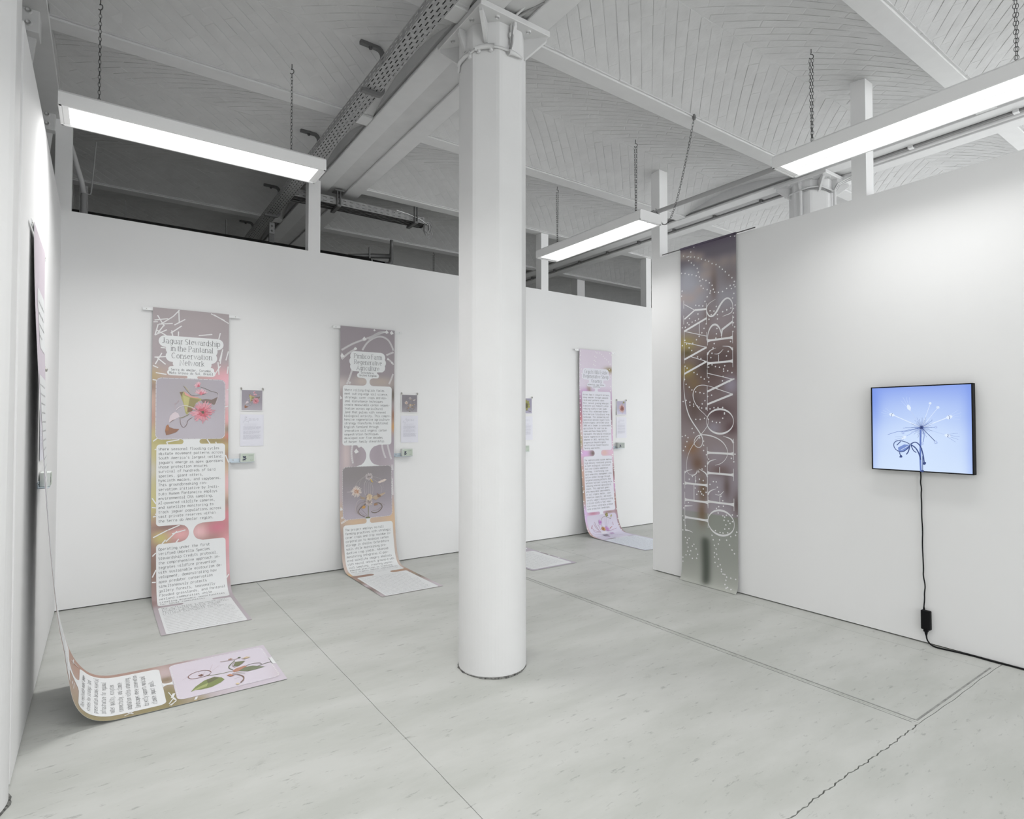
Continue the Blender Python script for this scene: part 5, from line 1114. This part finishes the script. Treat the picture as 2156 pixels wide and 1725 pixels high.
# --- banner on the left wall, running out over the floor towards the middle
S0 = Surf((XL, 3.692, 0), (0, 1, 0), (1, 0, 0), [(.0165, 2.552), (.0195, 2.27), (.026, 2.05), (.034, 1.85), (.042, 1.65), (.052, 1.4), (.069, 1.05), (.096, .73), (.115, .54), (.138, .405), (.158, .29), (.188, .165), (.22, .10), (.26, .05), (.32, .018), (.40, .006), (1.241, .005)], .652, 0, [(3, 0), (2.5, .0), (1.85, .014), (1.4, .028), (1.05, .04), (.73, .043), (.4, .05), (.24, .034), (.1, .008), (.02, 0), (-1, 0)])
t = thing('banner', (.3, 4.02, 0), 'banner seen edge-on on the left wall, its leafy tail stretched far over the floor', 'banner', GRP)
D0 = S0.len - .932; w = S0.w
f0 = painter([(0, (196, 186, 194)), (.5, (196, 186, 196)), (1.2, (200, 192, 204)), (D0 - .3, (176, 150, 138)), (D0 + .33, (170, 148, 140)), (D0 + .45, (188, 178, 186)), (D0 + 1, (194, 186, 196))],
 [(.95, D0 - .12, .3, .16, (168, 136, 120), .95), (1, D0 + .15, .15, .25, (164, 134, 122), .9), (0, D0 - .02, .35, .2, (142, 132, 98), .95), (0, D0 + .25, .25, .22, (140, 130, 92), .98), (.25, D0 + .33, .3, .06, (136, 128, 88), .98), (.8, D0 + .33, .2, .05, (190, 172, 174), .8), (.62, D0 + .33, .06, .05, (128, 112, 84), .9), (0, D0 + .45, .12, .05, (150, 136, 100), .9), (1, D0 + .42, .08, .08, (160, 136, 132), .9)])
sheet(t, S0, f0); rod(t, S0, .09)
ink = Ink(S0, 1)
panel(S0, t, 'title_panel', cloud([(.36, .07, .2 * w, .95 * w), (.46, .07, .25 * w, .97 * w), (.55, .05, .3 * w, .97 * w)]), WHITE); panel(S0, t, 'text_panel', rrect(.75, D0 - .26, .06 * w, .95 * w, .03), WHITE); panel(S0, t, 'panel_bridge', neck(D0 - .262, D0 - .128, .46 * w, .54 * w), WHITE)
panel(S0, t, 'text_panel', rrect(D0 - .13, D0 + .305, .075 * w, .93 * w, .035), WHITE); panel(S0, t, 'panel_bridge', neck(D0 + .304, D0 + .362, .48 * w, .52 * w), WHITE); panel(S0, t, 'panel_tab', [(D0 + .905, .43 * w, .60 * w), (S0.len - .002, .42 * w, .60 * w)], WHITE)
ink = Ink(S0, 1); ink.rows(rrect(D0 + .358, D0 + .912, .09 * w, .95 * w, .04), painter([(D0, (204, 196, 206)), (D0 + 1, (202, 195, 206))], [(0, D0 + .95, .25, .08, (186, 170, 170), .6)])); ink.done('flower_picture', t, label='lilac picture of a leafy twig with a seed ring')
ink = Ink(S0, 2); draw_art(ink, DATA['art0'], (0, D0)); dashes(ink, D0 + .366, D0 + .905, .105 * w, .94 * w, .038, .012, .014, .0055, (.80, .80, .80, 1)); ink.done('flower_print', t)
ink = Ink(S0, 1.5)
for a, b, c, d, k in ((.17, .335, .26, .35, .014), (.12, .345, .31, .325, .005), (.06, .315, .17, .345, .006), (.17, .345, .10, .352, .006), (.10, .352, .02, .322, .006), (.03, .315, .08, .35, .006), (.02, .44, .075, .452, .012), (.025, .11, .08, .155, .006), (.03, .15, .085, .12, .006), (.78, -.20, .93, -.19, .008), (.80, -.22, .90, -.14, .006), (.25, -.21, .35, -.20, .008), (.22, -.19, .38, -.18, .005)):
    ink.ribbon([(a * w, D0 + b), (c * w, D0 + d)], k, STK)
ink.done('stick_print', t)
ink = Ink(S0, 2)
P8 = "This replicable model demon-|strates how strategic land|preservation becomes essential|infrastructure for regional|water quality, ecosystem|connectivity, and climate|adaptation within urbanizing|landscapes where conservation|directly supports municipal|climate impact goals."
for i, ln in enumerate(P8.split('|')): mono(ink, ln, .125 * w, D0 + .262 - (9 - i) * .0388, .0168, .0165, .0023, INK2)
greek(ink, .10 * w, .88 * w, .80, D0 - .31, 32, INK2, .007, 12, (.04, .13)); greek(ink, .3 * w, .9 * w, .36, .54, 4, INK, .012, 13, (.08, .2)); ink.done('text_lettering', t)

# --- title banner on the wall with the screen
S5 = Surf((XR, 3.78, 0), (0, -1, 0), (-1, 0, 0), [(.024, 3.308), (.03, 1.5), (.030, .25), (.035, .10), (.048, .03), (.075, .004)], .628)
t = thing('title_banner', (4.72, 3.46, 0), 'tall blurred brown banner lettered THE WAY OF FLOWERS hanging on the screen wall', 'banner')
def zz(z): return 3.30 - z
arc = [(.05, 3.22), (.2, 3.2), (.35, 3.16), (.48, 3.08), (.56, 2.98)]; arc2 = [(.05, 2.80), (.2, 2.78), (.35, 2.85), (.45, 2.98), (.6, 3.06), (.8, 3.06), (1, 3.05)]
f5 = painter([(0, (98, 90, 104)), (.12, (110, 104, 114)), (.3, (140, 138, 146)), (.55, (150, 148, 156)), (.8, (136, 126, 130)), (1.0, (128, 112, 110)), (1.3, (110, 92, 90)), (1.6, (122, 108, 110)), (1.9, (140, 128, 130)), (2.3, (148, 140, 148)), (2.62, (154, 146, 154)), (2.627, (138, 142, 134)), (2.9, (146, 149, 142)), (3.4, (168, 170, 163))],
 [(a, zz(z), .09, .045, (168, 154, 148), .85) for a, z in arc] + [(a, zz(z), .10, .05, (162, 148, 144), .8) for a, z in arc2] +
 [(.15, zz(3.02), .15, .08, (166, 168, 178), .6), (.2, zz(2.92), .2, .08, (160, 162, 172), .6), (.62, zz(2.85), .08, .2, (110, 92, 86), .8), (.9, zz(2.92), .2, .12, (120, 106, 104), .7), (.5, zz(2.6), .08, .15, (116, 98, 92), .6), (.75, zz(2.5), .15, .1, (150, 138, 142), .6), (.08, zz(2.33), .2, .08, (158, 144, 76), .9), (.12, zz(2.24), .12, .04, (96, 86, 56), .9), (.12, zz(2.06), .14, .07, (150, 134, 70), .9), (.25, zz(1.93), .12, .08, (128, 106, 66), .7), (.5, zz(2.1), .2, .12, (78, 66, 62), .9), (.8, zz(2.15), .25, .1, (90, 74, 74), .8), (.25, zz(1.7), .15, .15, (94, 78, 70), .8), (.7, zz(1.65), .25, .08, (88, 68, 70), .9), (.9, zz(1.5), .15, .08, (92, 70, 72), .9), (.9, zz(1.9), .12, .08, (150, 144, 160), .8), (.6, zz(1.5), .1, .05, (150, 146, 162), .6), (.2, zz(1.3), .15, .08, (140, 106, 74), .9), (.3, zz(1.15), .15, .10, (112, 84, 64), .9), (.65, zz(1.25), .12, .07, (150, 140, 150), .5), (.7, zz(1.1), .2, .06, (108, 84, 80), .8), (.82, zz(.95), .07, .13, (100, 84, 82), .9), (1, zz(.8), .1, .14, (96, 80, 76), .9), (.4, zz(.9), .09, .15, (112, 90, 64), .95), (.38, zz(.68), .09, .12, (118, 96, 74), .95), (.1, zz(.8), .15, .25, (160, 152, 162), .6)] +
 [(.44 + .0015 * k, zz(.42 - .03 * k), .075, .035, (74, 80, 72), .8) for k in range(14)])
sheet(t, S5, lambda u, v: (f5(u, v) if not (v > 2.632 and .3 < u < .6) else f5(u, v)), nu=36, ds=.014)
obj('hem_fold', MB().tube([S5.at(0, .006, 0), S5.at(S5.w, .006, 0)], .011, 10), mat('hem_fabric', rgb(92, 84, 100), .6), t, True)
obj('rod', MB().tube([S5.at(-.235, .004, -.004), S5.at(S5.w + .19, .004, -.004)], .0055, 8), M['hang'], t, True)
w = S5.w
def U5(u, z): return (u * w, 3.30 - z)
LW = (.80, .80, .81, 1)
ink = Ink(S5, 1)
def stroke(pts, ws, smooth=True):
    P = [U5(*p) for p in pts]; Wd = list(ws) if isinstance(ws, (list, tuple)) else [ws] * len(P)
    if smooth and len(P) > 2:
        for _ in range(2):
            q, v = [P[0]], [Wd[0]]
            for a, b, c, d in zip(P, P[1:], Wd, Wd[1:]):
                q += [(a[0] * .75 + b[0] * .25, a[1] * .75 + b[1] * .25), (a[0] * .25 + b[0] * .75, a[1] * .25 + b[1] * .75)]; v += [c * .75 + d * .25, c * .25 + d * .75]
            P, Wd = q + [P[-1]], v + [Wd[-1]]
    ink.ribbon(P, Wd, LW)
TH, TN, HL = .0185, .0065, .0048
def stem(z, u0=.495, u1=.935, w0=TH):
    stroke([(u0, z), (u0 + .035, z), (u0 + .07, z), ((u0 + u1) / 2, z), (u1 - .07, z), (u1 - .035, z), (u1, z)], [w0 * 1.9, w0 * 1.2, w0, w0, w0, w0 * 1.2, w0 * 1.9])
def foot(u, z0, z1): stroke([(u, z0), (u, z1)], HL)
def ring(cu, cz, ru, rz, a0=0, a1=360, thick=TH, hair=HL):
    n = 48; P = []; Wd = []
    for k in range(n + 1):
        a = math.radians(a0 + (a1 - a0) * k / n); P.append(U5(cu + ru * math.cos(a), cz + rz * math.sin(a))); Wd.append(hair + (thick - hair) * abs(math.sin(a)) ** 1.6)
    ink.ribbon(P, Wd, LW)
def letter(name='letter'):
    global ink
    ink.done(name, t); ink = Ink(S5, 1)
# THE
stem(.612, .062, .49); foot(.492, .545, .68); stroke([(.062, .722), (.060, .6), (.066, .483)], HL); stroke([(.062, .722), (.12, .726), (.21, .735)], [.016, .010, .003]); stroke([(.066, .483), (.12, .487), (.212, .474)], [.016, .010, .003]); letter()
stem(.785, .065, .492); foot(.062, .74, .86); foot(.494, .73, .84); stroke([(.238, .79), (.238, .945)], TN); letter()
stem(.948, .065, .488); foot(.064, .895, 1.07); foot(.487, .88, 1.06); stroke([(.064, 1.05), (.10, 1.072), (.208, 1.088)], [.014, .010, .003]); stroke([(.487, 1.03), (.46, 1.066), (.33, 1.10)], [.015, .012, .003]); stroke([(.262, .95), (.262, 1.03)], TN); stroke([(.19, 1.03), (.262, 1.035), (.33, 1.09)], [.003, .009, .003]); letter()
# WAY
stroke([(.068, 2.035), (.483, 2.137)], TH, False); stroke([(.483, 2.137), (.185, 2.202)], TN, False); stroke([(.069, 2.178), (.485, 2.274)], TH, False); stroke([(.485, 2.274), (.072, 2.349)], TN, False); foot(.066, 1.96, 2.10); foot(.066, 2.14, 2.38); letter()
stroke([(.486, 2.381), (.069, 2.461)], TN, False); stroke([(.069, 2.461), (.489, 2.555)], TH, False); stroke([(.354, 2.413), (.354, 2.522)], TN); foot(.487, 2.34, 2.42); foot(.488, 2.50, 2.60); letter()
stroke([(.484, 2.643), (.27, 2.654)], TH, False); stroke([(.27, 2.654), (.076, 2.729)], TN, False); stroke([(.27, 2.654), (.075, 2.582)], TH * .8, False); foot(.062, 2.69, 2.77); foot(.060, 2.53, 2.62); foot(.485, 2.60, 2.70); foot(.068, 2.38, 2.47); letter()
# OF
ring(.716, .611, .225, .116); letter(); stem(.796, .488, .936); foot(.937, .738, .852); foot(.49, .75, .89); stroke([(.49, .86), (.53, .90), (.64, .925)], [.016, .010, .003]); stroke([(.70, .80), (.70, .86)], TN); stroke([(.619, .872), (.70, .865), (.77, .91)], [.003, .009, .003]); letter()
# FLOWERS
stem(1.068, .486, .936); foot(.934, 1.013, 1.125); foot(.486, 1.02, 1.185); stroke([(.486, 1.15), (.53, 1.185), (.644, 1.202)], [.016, .010, .003]); stroke([(.701, 1.07), (.701, 1.13)], TN); letter()
stem(1.261, .486, .936); foot(.485, 1.205, 1.315); foot(.937, 1.205, 1.40); stroke([(.938, 1.36), (.90, 1.40), (.765, 1.422)], [.016, .012, .003]); letter()
ring(.709, 1.560, .232, .115); letter()
stroke([(.491, 1.724), (.931, 1.811)], TH, False); stroke([(.931, 1.811), (.624, 1.876)], TN, False); stroke([(.493, 1.846), (.933, 1.949)], TH, False); stroke([(.933, 1.949), (.496, 2.023)], TN, False); foot(.492, 1.66, 1.90); foot(.494, 1.98, 2.06); letter()
stem(2.117, .496, .936); foot(.497, 2.07, 2.225); foot(.935, 2.06, 2.245); stroke([(.497, 2.20), (.54, 2.24), (.65, 2.256)], [.016, .010, .003]); stroke([(.936, 2.22), (.89, 2.255), (.766, 2.266)], [.016, .010, .003]); stroke([(.697, 2.12), (.697, 2.19)], TN); stroke([(.619, 2.202), (.70, 2.195), (.776, 2.236)], [.003, .009, .003]); letter()
stem(2.335, .50, .936); foot(.935, 2.28, 2.39); foot(.50, 2.29, 2.36); ring(.625, 2.345, .123, .136, -5, 185); stroke([(.745, 2.36), (.76, 2.422), (.937, 2.483)], [TH * .6, TH, TH], False); foot(.937, 2.44, 2.538); letter()
stroke([(.646, 2.720), (.511, 2.690), (.480, 2.635), (.523, 2.570), (.594, 2.560), (.664, 2.596), (.733, 2.665), (.811, 2.708), (.878, 2.710), (.940, 2.658), (.942, 2.595), (.914, 2.561), (.767, 2.546)], [.003, HL, .008, TH * .7, TH * .9, TH, TH, TH * .9, TH * .7, .008, HL, .010, .003]); letter()
# swashes
stroke([(.063, 2.035), (.051, 1.914), (.077, 1.766), (.12, 1.66), (.187, 1.575), (.375, 1.435), (.415, 1.379), (.384, 1.318), (.321, 1.303), (.252, 1.326), (.244, 1.376), (.302, 1.421), (.416, 1.435), (.598, 1.419), (.753, 1.374), (.829, 1.312), (.843, 1.26), (.808, 1.207), (.721, 1.162), (.623, 1.145)], [HL, HL, .009, .011, .012, .012, .009, .007, .006, .006, .006, .008, .011, .011, .009, .006, .005, .004, .006, .003])
stroke([(.30, 1.09), (.276, 1.046), (.191, 1.029), (.116, 1.05), (.091, 1.116), (.118, 1.217), (.205, 1.32), (.375, 1.433), (.489, 1.51), (.516, 1.564), (.48, 1.613), (.33, 1.685), (.243, 1.763), (.223, 1.842), (.287, 1.901), (.402, 1.916), (.544, 1.896), (.683, 1.867)], [.003, .005, .004, .004, .004, .004, .005, .007, .005, .004, .004, .006, .008, .009, .007, .006, .005, .004])
letter('swash')
ink = Ink(S5, .5); dd = DOTS
for k in range(0, len(dd), 2):
    u, v = U5(dd[k] * .01, dd[k + 1] * .01)
    if .005 < u < w - .004: ink.poly([(u + .0074 * math.cos(a), v + .0074 * math.sin(a)) for a in [2 * PI * q / 9 for q in range(9)]], LW)
ink.done('dot_print', t)
# ------------------------------------------------------------------ prints, text sheets and printed boxes beside the banners
AX = {'back': ((0, YB, 0), (1, 0, 0), (0, -1, 0)), 'left': ((XL, 0, 0), (0, 1, 0), (1, 0, 0))}
def flat(side, a0, w, z1, z0, d=.004, bow=0.0, curl=0.0):
    o, U, N = AX[side]; o = Vector(o) + Vector(U) * a0; n = 8; pr = []
    for k in range(n + 1):
        f = k / n; pr.append((d + bow * math.sin(f * PI) + curl * f ** 3, z1 + (z0 - z1) * f))
    return Surf(o, U, N, pr, w)
STAR = lambda c1, c2, n: [['r', [96, 90, 70], 12, [280, 300, 285, 540]], ['f', c1, c2, [280, 290], 200, n, 0, 360]]
def print_art(i):
    if i == 1: return DATA['art1'], (28, 626)
    if i == 2: return DATA['art2'], (30, 1500)
    if i == 3: return [['f', [150, 150, 80], [110, 100, 60], [270, 260], 215, 11, 0, 360], ['f', [96, 92, 60], [80, 70, 50], [275, 275], 120, 7, 0, 360], ['r', [90, 84, 70], 14, [60, 500, 260, 470, 500, 505]]], (0, 0)
    if i == 4: return [['r', [120, 100, 80], 10, [290, 320, 295, 560]], ['f', [214, 176, 172], [150, 90, 84], [290, 320], 205, 15, 0, 360], ['f', [150, 92, 84], [120, 70, 66], [290, 330], 120, 10, 0, 360], ['r', [110, 104, 70], 9, [290, 250, 300, 120, 380, 60]], ['f', [150, 146, 86], [120, 116, 70], [420, 60], 55, 8, 0, 360]], (0, 0)
    return [['p', [124, 136, 78], [60, 380, 180, 300, 300, 320, 200, 420]], ['r', [110, 116, 76], 10, [120, 300, 330, 240, 520, 160]], ['f', [190, 150, 130], [130, 96, 84], [330, 210], 80, 10, 0, 360]], (0, 0)
SETS = [(1, 'back', 1.081, 'the jaguar banner', (148, 143, 152)), (2, 'back', 2.752, 'the farm banner', (134, 130, 136)), (3, 'back', 4.405, 'the column, partly hidden behind it', (146, 142, 160)), (4, 'back', 6.158, 'the lilac dotted banner', (170, 166, 186)), (0, 'left', 4.405, 'the left wall banner, seen edge-on', (190, 184, 194))]
for i, side, a, who, bgc in SETS:
    # photograph on two clips
    S = flat(side, a, .205, 1.882, 1.668, .004, .004 if i in (2, 4) else .001, .012 if i in (0, 4) else .003)
    p = S.at(.1, .21, 0)
    t = thing('photo_print', p, {1: 'small square photo of a pink blossom clipped up beside the jaguar banner', 2: 'small square photo of a dry seed head clipped up beside the farm banner', 3: 'small square photo of green leaves half hidden by the column', 4: 'small square photo of a pink many-petalled flower right of the lilac banner', 0: 'small photo on the left wall seen edge-on beside the banner'}[i], 'photograph', 'photographs clipped to the walls')
    sheet(t, S, lambda u, v: (.82, .82, .82, 1), 'paper', 4, .02)
    ink = Ink(S, 0); ink.rows([(.010 + .195 * k / 8, .009, .196) for k in range(9)], painter([(0, bgc), (.1, bgc), (.22, tuple(min(255, x + 22) for x in bgc))], [])); ink.done('picture', t)
    ink = Ink(S, 1); ar, of = print_art(i); sc = .19 / .56; draw_art(ink, ar, (.009 - of[0] * .001 * sc, .010 - of[1] * .001 * sc), sc, .00005); ink.done('flower_print', t)
    for u in (.004, .200):
        q = Vector(S.at(u, -.0, .004)); n = Vector(AX[side][2]); uu = Vector(AX[side][1])
        mb = MB(); c = q - n * .004
        mb.tube([c + Vector((0, 0, .012)), c + n * .012 + Vector((0, 0, .006)), c + n * .010 - Vector((0, 0, .008))], [.006, .008, .005], 8); obj('clip', mb, M['clip'], t)
    # text sheet
    S = flat(side, a - .001, .212, 1.636, 1.330, .003, .001, .002)
    t = thing('text_sheet', S.at(.1, .3, 0), {1: 'white printed text sheet below the pink blossom photo', 2: 'white printed text sheet below the seed head photo', 3: 'white text sheet half hidden by the column', 4: 'white printed text sheet right of the lilac dotted banner', 0: 'white text sheet on the left wall seen edge-on'}[i], 'paper', 'text sheets on the walls')
    sheet(t, S, lambda u, v: (.80, .80, .87, 1), 'paper', 4, .03)
    ink = Ink(S, 0); g1 = (.50, .50, .56, 1); g2 = (.44, .44, .50, 1)
    R = random.Random(i + 20)
    for k in range(9):
        x, y = .03 + R.uniform(0, .04), .025 + R.uniform(0, .05); ink.ribbon([(x, y), (x + R.uniform(-.012, .012), y + R.uniform(-.012, .012)), (x + R.uniform(-.02, .02), y + R.uniform(0, .02))], .0012, g1)
    greek(ink, .078, .165, .044, .056, 2, g1, .006, i + 3, (.02, .03), .95)
    greek(ink, .036, .175, .094, .105, 2, g2, .0026, i + 4, (.01, .03), .8)
    for va, vb, n in ((.118, .148, 7), (.160, .188, 6), (.200, .240, 9)): greek(ink, .028, .190, va, vb, n, g2, .0026, i * 7 + n, (.01, .03), .55)
    greek(ink, .095, .122, .292, .292, 1, g1, .002, i + 5, (.01, .02), 1.0); ink.done('text_print', t)
    # steel bracket with a small printed box on it
    o, U, N = AX[side]; o, U, N = Vector(o), Vector(U), Vector(N)
    def bx(mb, a0, a1, d0, d1, z0, z1, b=None):
        p = o + U * a0 + N * d0; q = o + U * a1 + N * d1
        (mb.bbox if b else mb.box)(min(p.x, q.x), max(p.x, q.x), min(p.y, q.y), max(p.y, q.y), z0, z1, *([b] if b else []))
        return mb
    zb = 1.178
    t = thing('wall_bracket', o + U * (a + .05) + N * .03 + Vector((0, 0, zb)), {1: 'zinc angle bracket under the pale green box beside the jaguar banner', 2: 'zinc angle bracket under the pale green box beside the farm banner', 3: 'zinc angle bracket half hidden by the column', 4: 'zinc angle bracket right of the lilac dotted banner', 0: 'zinc bracket on the left wall beside the edge-on banner'}[i], 'bracket', 'zinc brackets on the walls')
    obj('wall_leg', bx(MB(), a - .10, a + .12, .001, .004, zb, zb + .034), M['bracket'], t)
    obj('ledge', bx(MB(), a - .085, a + .12, .001, .052, zb - .003, zb), M['bracket'], t)
    for q in (-.06, .02):
        p = o + U * (a + q) + N * .004 + Vector((0, 0, zb + .02)); obj('screw', MB().tube([tuple(p), tuple(p + N * .003)], [.005, .003], 8), M['clip'], t)
    t = thing('printed_box', o + U * (a + .06) + N * .03 + Vector((0, 0, zb)), {1: 'small pale green printed box on its bracket beside the jaguar banner', 2: 'small pale green printed box on its bracket beside the farm banner', 3: 'small printed box half hidden by the column', 4: 'small grey printed box on its bracket right of the lilac dotted banner', 0: 'small printed box on the left wall seen edge-on'}[i], 'box', 'printed boxes on brackets')
    obj('body', bx(MB(), a - .004, a + .124, .006, .054, zb + .001, zb + .084, .002), mat('box_card', (.70, .73, .70, 1), .5), t)
    S = Surf(o + U * (a - .004) + N * 0, U, N, [(.0545, zb + .084), (.0545, zb + .001)], .128)
    ink = Ink(S, 0); gc = (196, 206, 194) if i != 4 else (176, 182, 178)
    ink.rows([(.006 + .012 * k, .006, .120) for k in range(7)], rgb(gc)); ink.done('front_print', t)
    ink = Ink(S, 1); ink.e = .0010
    for k in range(12):
        x, y = .032 + R.uniform(-.014, .014), .048 + R.uniform(-.018, .016); ink.poly([(x + R.uniform(.004, .009) * math.cos(q), y + R.uniform(.004, .009) * math.sin(q)) for q in (0, 1.2, 2.6, 3.7, 5)], rgb(70, 72, 92))
    ink.ribbon([(.03, .045), (.022, .074)], .003, rgb(70, 72, 92))
    greek(ink, .072, .112, .018, .026, 2, rgb(96, 108, 98), .0028, i + 30, (.01, .02), .9); greek(ink, .085, .112, .062, .068, 2, rgb(110, 122, 112), .0024, i + 31, (.01, .02), .9); ink.done('box_print', t)

# ------------------------------------------------------------------ screen on the right wall
YS0, YS1, ZS0, ZS1 = 1.383, 2.006, 1.210, 1.821
t = thing('monitor', (XR, 1.695, ZS0), 'square flat screen showing a blue flower picture on the right wall', 'screen')
xf = XR - .064
obj('back_case', MB().bbox(xf + .006, XR - .014, YS0 + .004, YS1 - .004, ZS0 + .004, ZS1 - .004, .004), M['black'], t)
for b in ((YS0, YS1, ZS0, ZS0 + .008), (YS0, YS1, ZS1 - .008, ZS1), (YS0, YS0 + .008, ZS0, ZS1), (YS1 - .008, YS1, ZS0, ZS1)):
    obj('bezel', MB().bbox(xf, xf + .05, b[0], b[1], b[2], b[3], .002), M['black'], t)
obj('wall_mount', MB().box(XR - .016, XR, 1.6, 1.8, 1.4, 1.65), M['hang'], t)
SM = Surf((XR, YS1, 0), (0, -1, 0), (-1, 0, 0), [(.0585, ZS1), (.0585, ZS0)], YS1 - YS0)
fs = painter([(0, (140, 166, 238)), (.2, (166, 190, 244)), (.4, (190, 210, 248)), (.61, (206, 224, 250))], [(.5, .42, .5, .28, (212, 230, 254), .75), (0, .1, .10, .2, (108, 140, 228), .8), (1, .1, .07, .3, (120, 150, 232), .7), (0, .45, .06, .3, (150, 176, 244), .6), (1, .5, .06, .3, (140, 168, 242), .6), (.5, 0, .6, .03, (126, 154, 232), .4)], 1.0)
ink = Ink(SM, 0); n = 30
ink.mb = MB(); ink.mb.c = []
for r in range(n + 1):
    v = .008 + (.611 - .016) * r / n
    for c in range(n + 1):
        u = .008 + (.623 - .016) * c / n; ink.mb.v.append(SM.at(u, v, 0)); ink.mb.c.append(fs(u / .623, v))
for r in range(n):
    for c in range(n):
        a = r * (n + 1) + c; ink.mb.f.append((a, a + n + 1, a + n + 2, a + 1))
ink.done('display', t, M['screen'], 'glowing pale blue display')
ink = Ink(SM, 0); ink.e = .0005; draw_art(ink, DATA['artM'], (0, 0), 1.0, .00004, 0.0); ink.done('flower_image', t, M['screen'])
# its power lead and adapter
t = thing('power_adapter', (XR - .02, 1.683, .10), 'black power adapter hanging on its lead just above the floor', 'adapter')
obj('case', MB().bbox(XR - .036, XR - .006, 1.655, 1.713, .105, .238, .004), M['black'], t)
obj('strain_relief', MB().tube([(XR - .02, 1.697, .236), (XR - .02, 1.697, .262)], [.008, .004], 8), M['black'], t, True)
obj('plug', MB().bbox(XR - .032, XR - .010, 1.672, 1.700, .088, .106, .003), M['black'], t)
obj('plug_neck', MB().tube([(XR - .021, 1.686, .09), (XR - .021, 1.686, .075), (XR - .021, 1.685, .06)], [.011, .009, .005], 8), M['black'], t, True)
pts = [(1.705, 1.212), (1.703, 1.17), (1.707, 1.13), (1.700, 1.09), (1.704, 1.05), (1.701, .98), (1.703, .9), (1.697, .8), (1.701, .7), (1.698, .6), (1.696, .52), (1.699, .479), (1.686, .41), (1.693, .356), (1.692, .317), (1.697, .262)]
def smooth3(P, it=2):
    P = [Vector(p) for p in P]
    for _ in range(it):
        q = [P[0]]
        for a, b in zip(P, P[1:]): q += [a.lerp(b, .25), a.lerp(b, .75)]
        P = q + [P[-1]]
    return P
tag(obj('screen_lead', MB().tube(smooth3([(XR - .02, y, z) for y, z in pts]), .0042, 8), M['black'], None, True), 'thin black lead dropping from the screen down the white wall', 'cable')
tag(obj('mains_cord', MB().tube(smooth3([(XR - .021, 1.685, .062), (XR - .025, 1.68, .035), (XR - .035, 1.655, .010), (XR - .045, 1.62, .006), (XR - .04, 1.582, .006), (XR - .025, 1.508, .006), (XR - .012, 1.41, .006), (XR - .022, 1.308, .006), (XR - .012, 1.229, .006), (XR - .013, 1.159, .006), (XR - .012, .6, .006), (XR - .014, -.5, .006)]), .005, 8), M['black'], None, True), 'black mains cord lying along the foot of the right wall', 'cable')
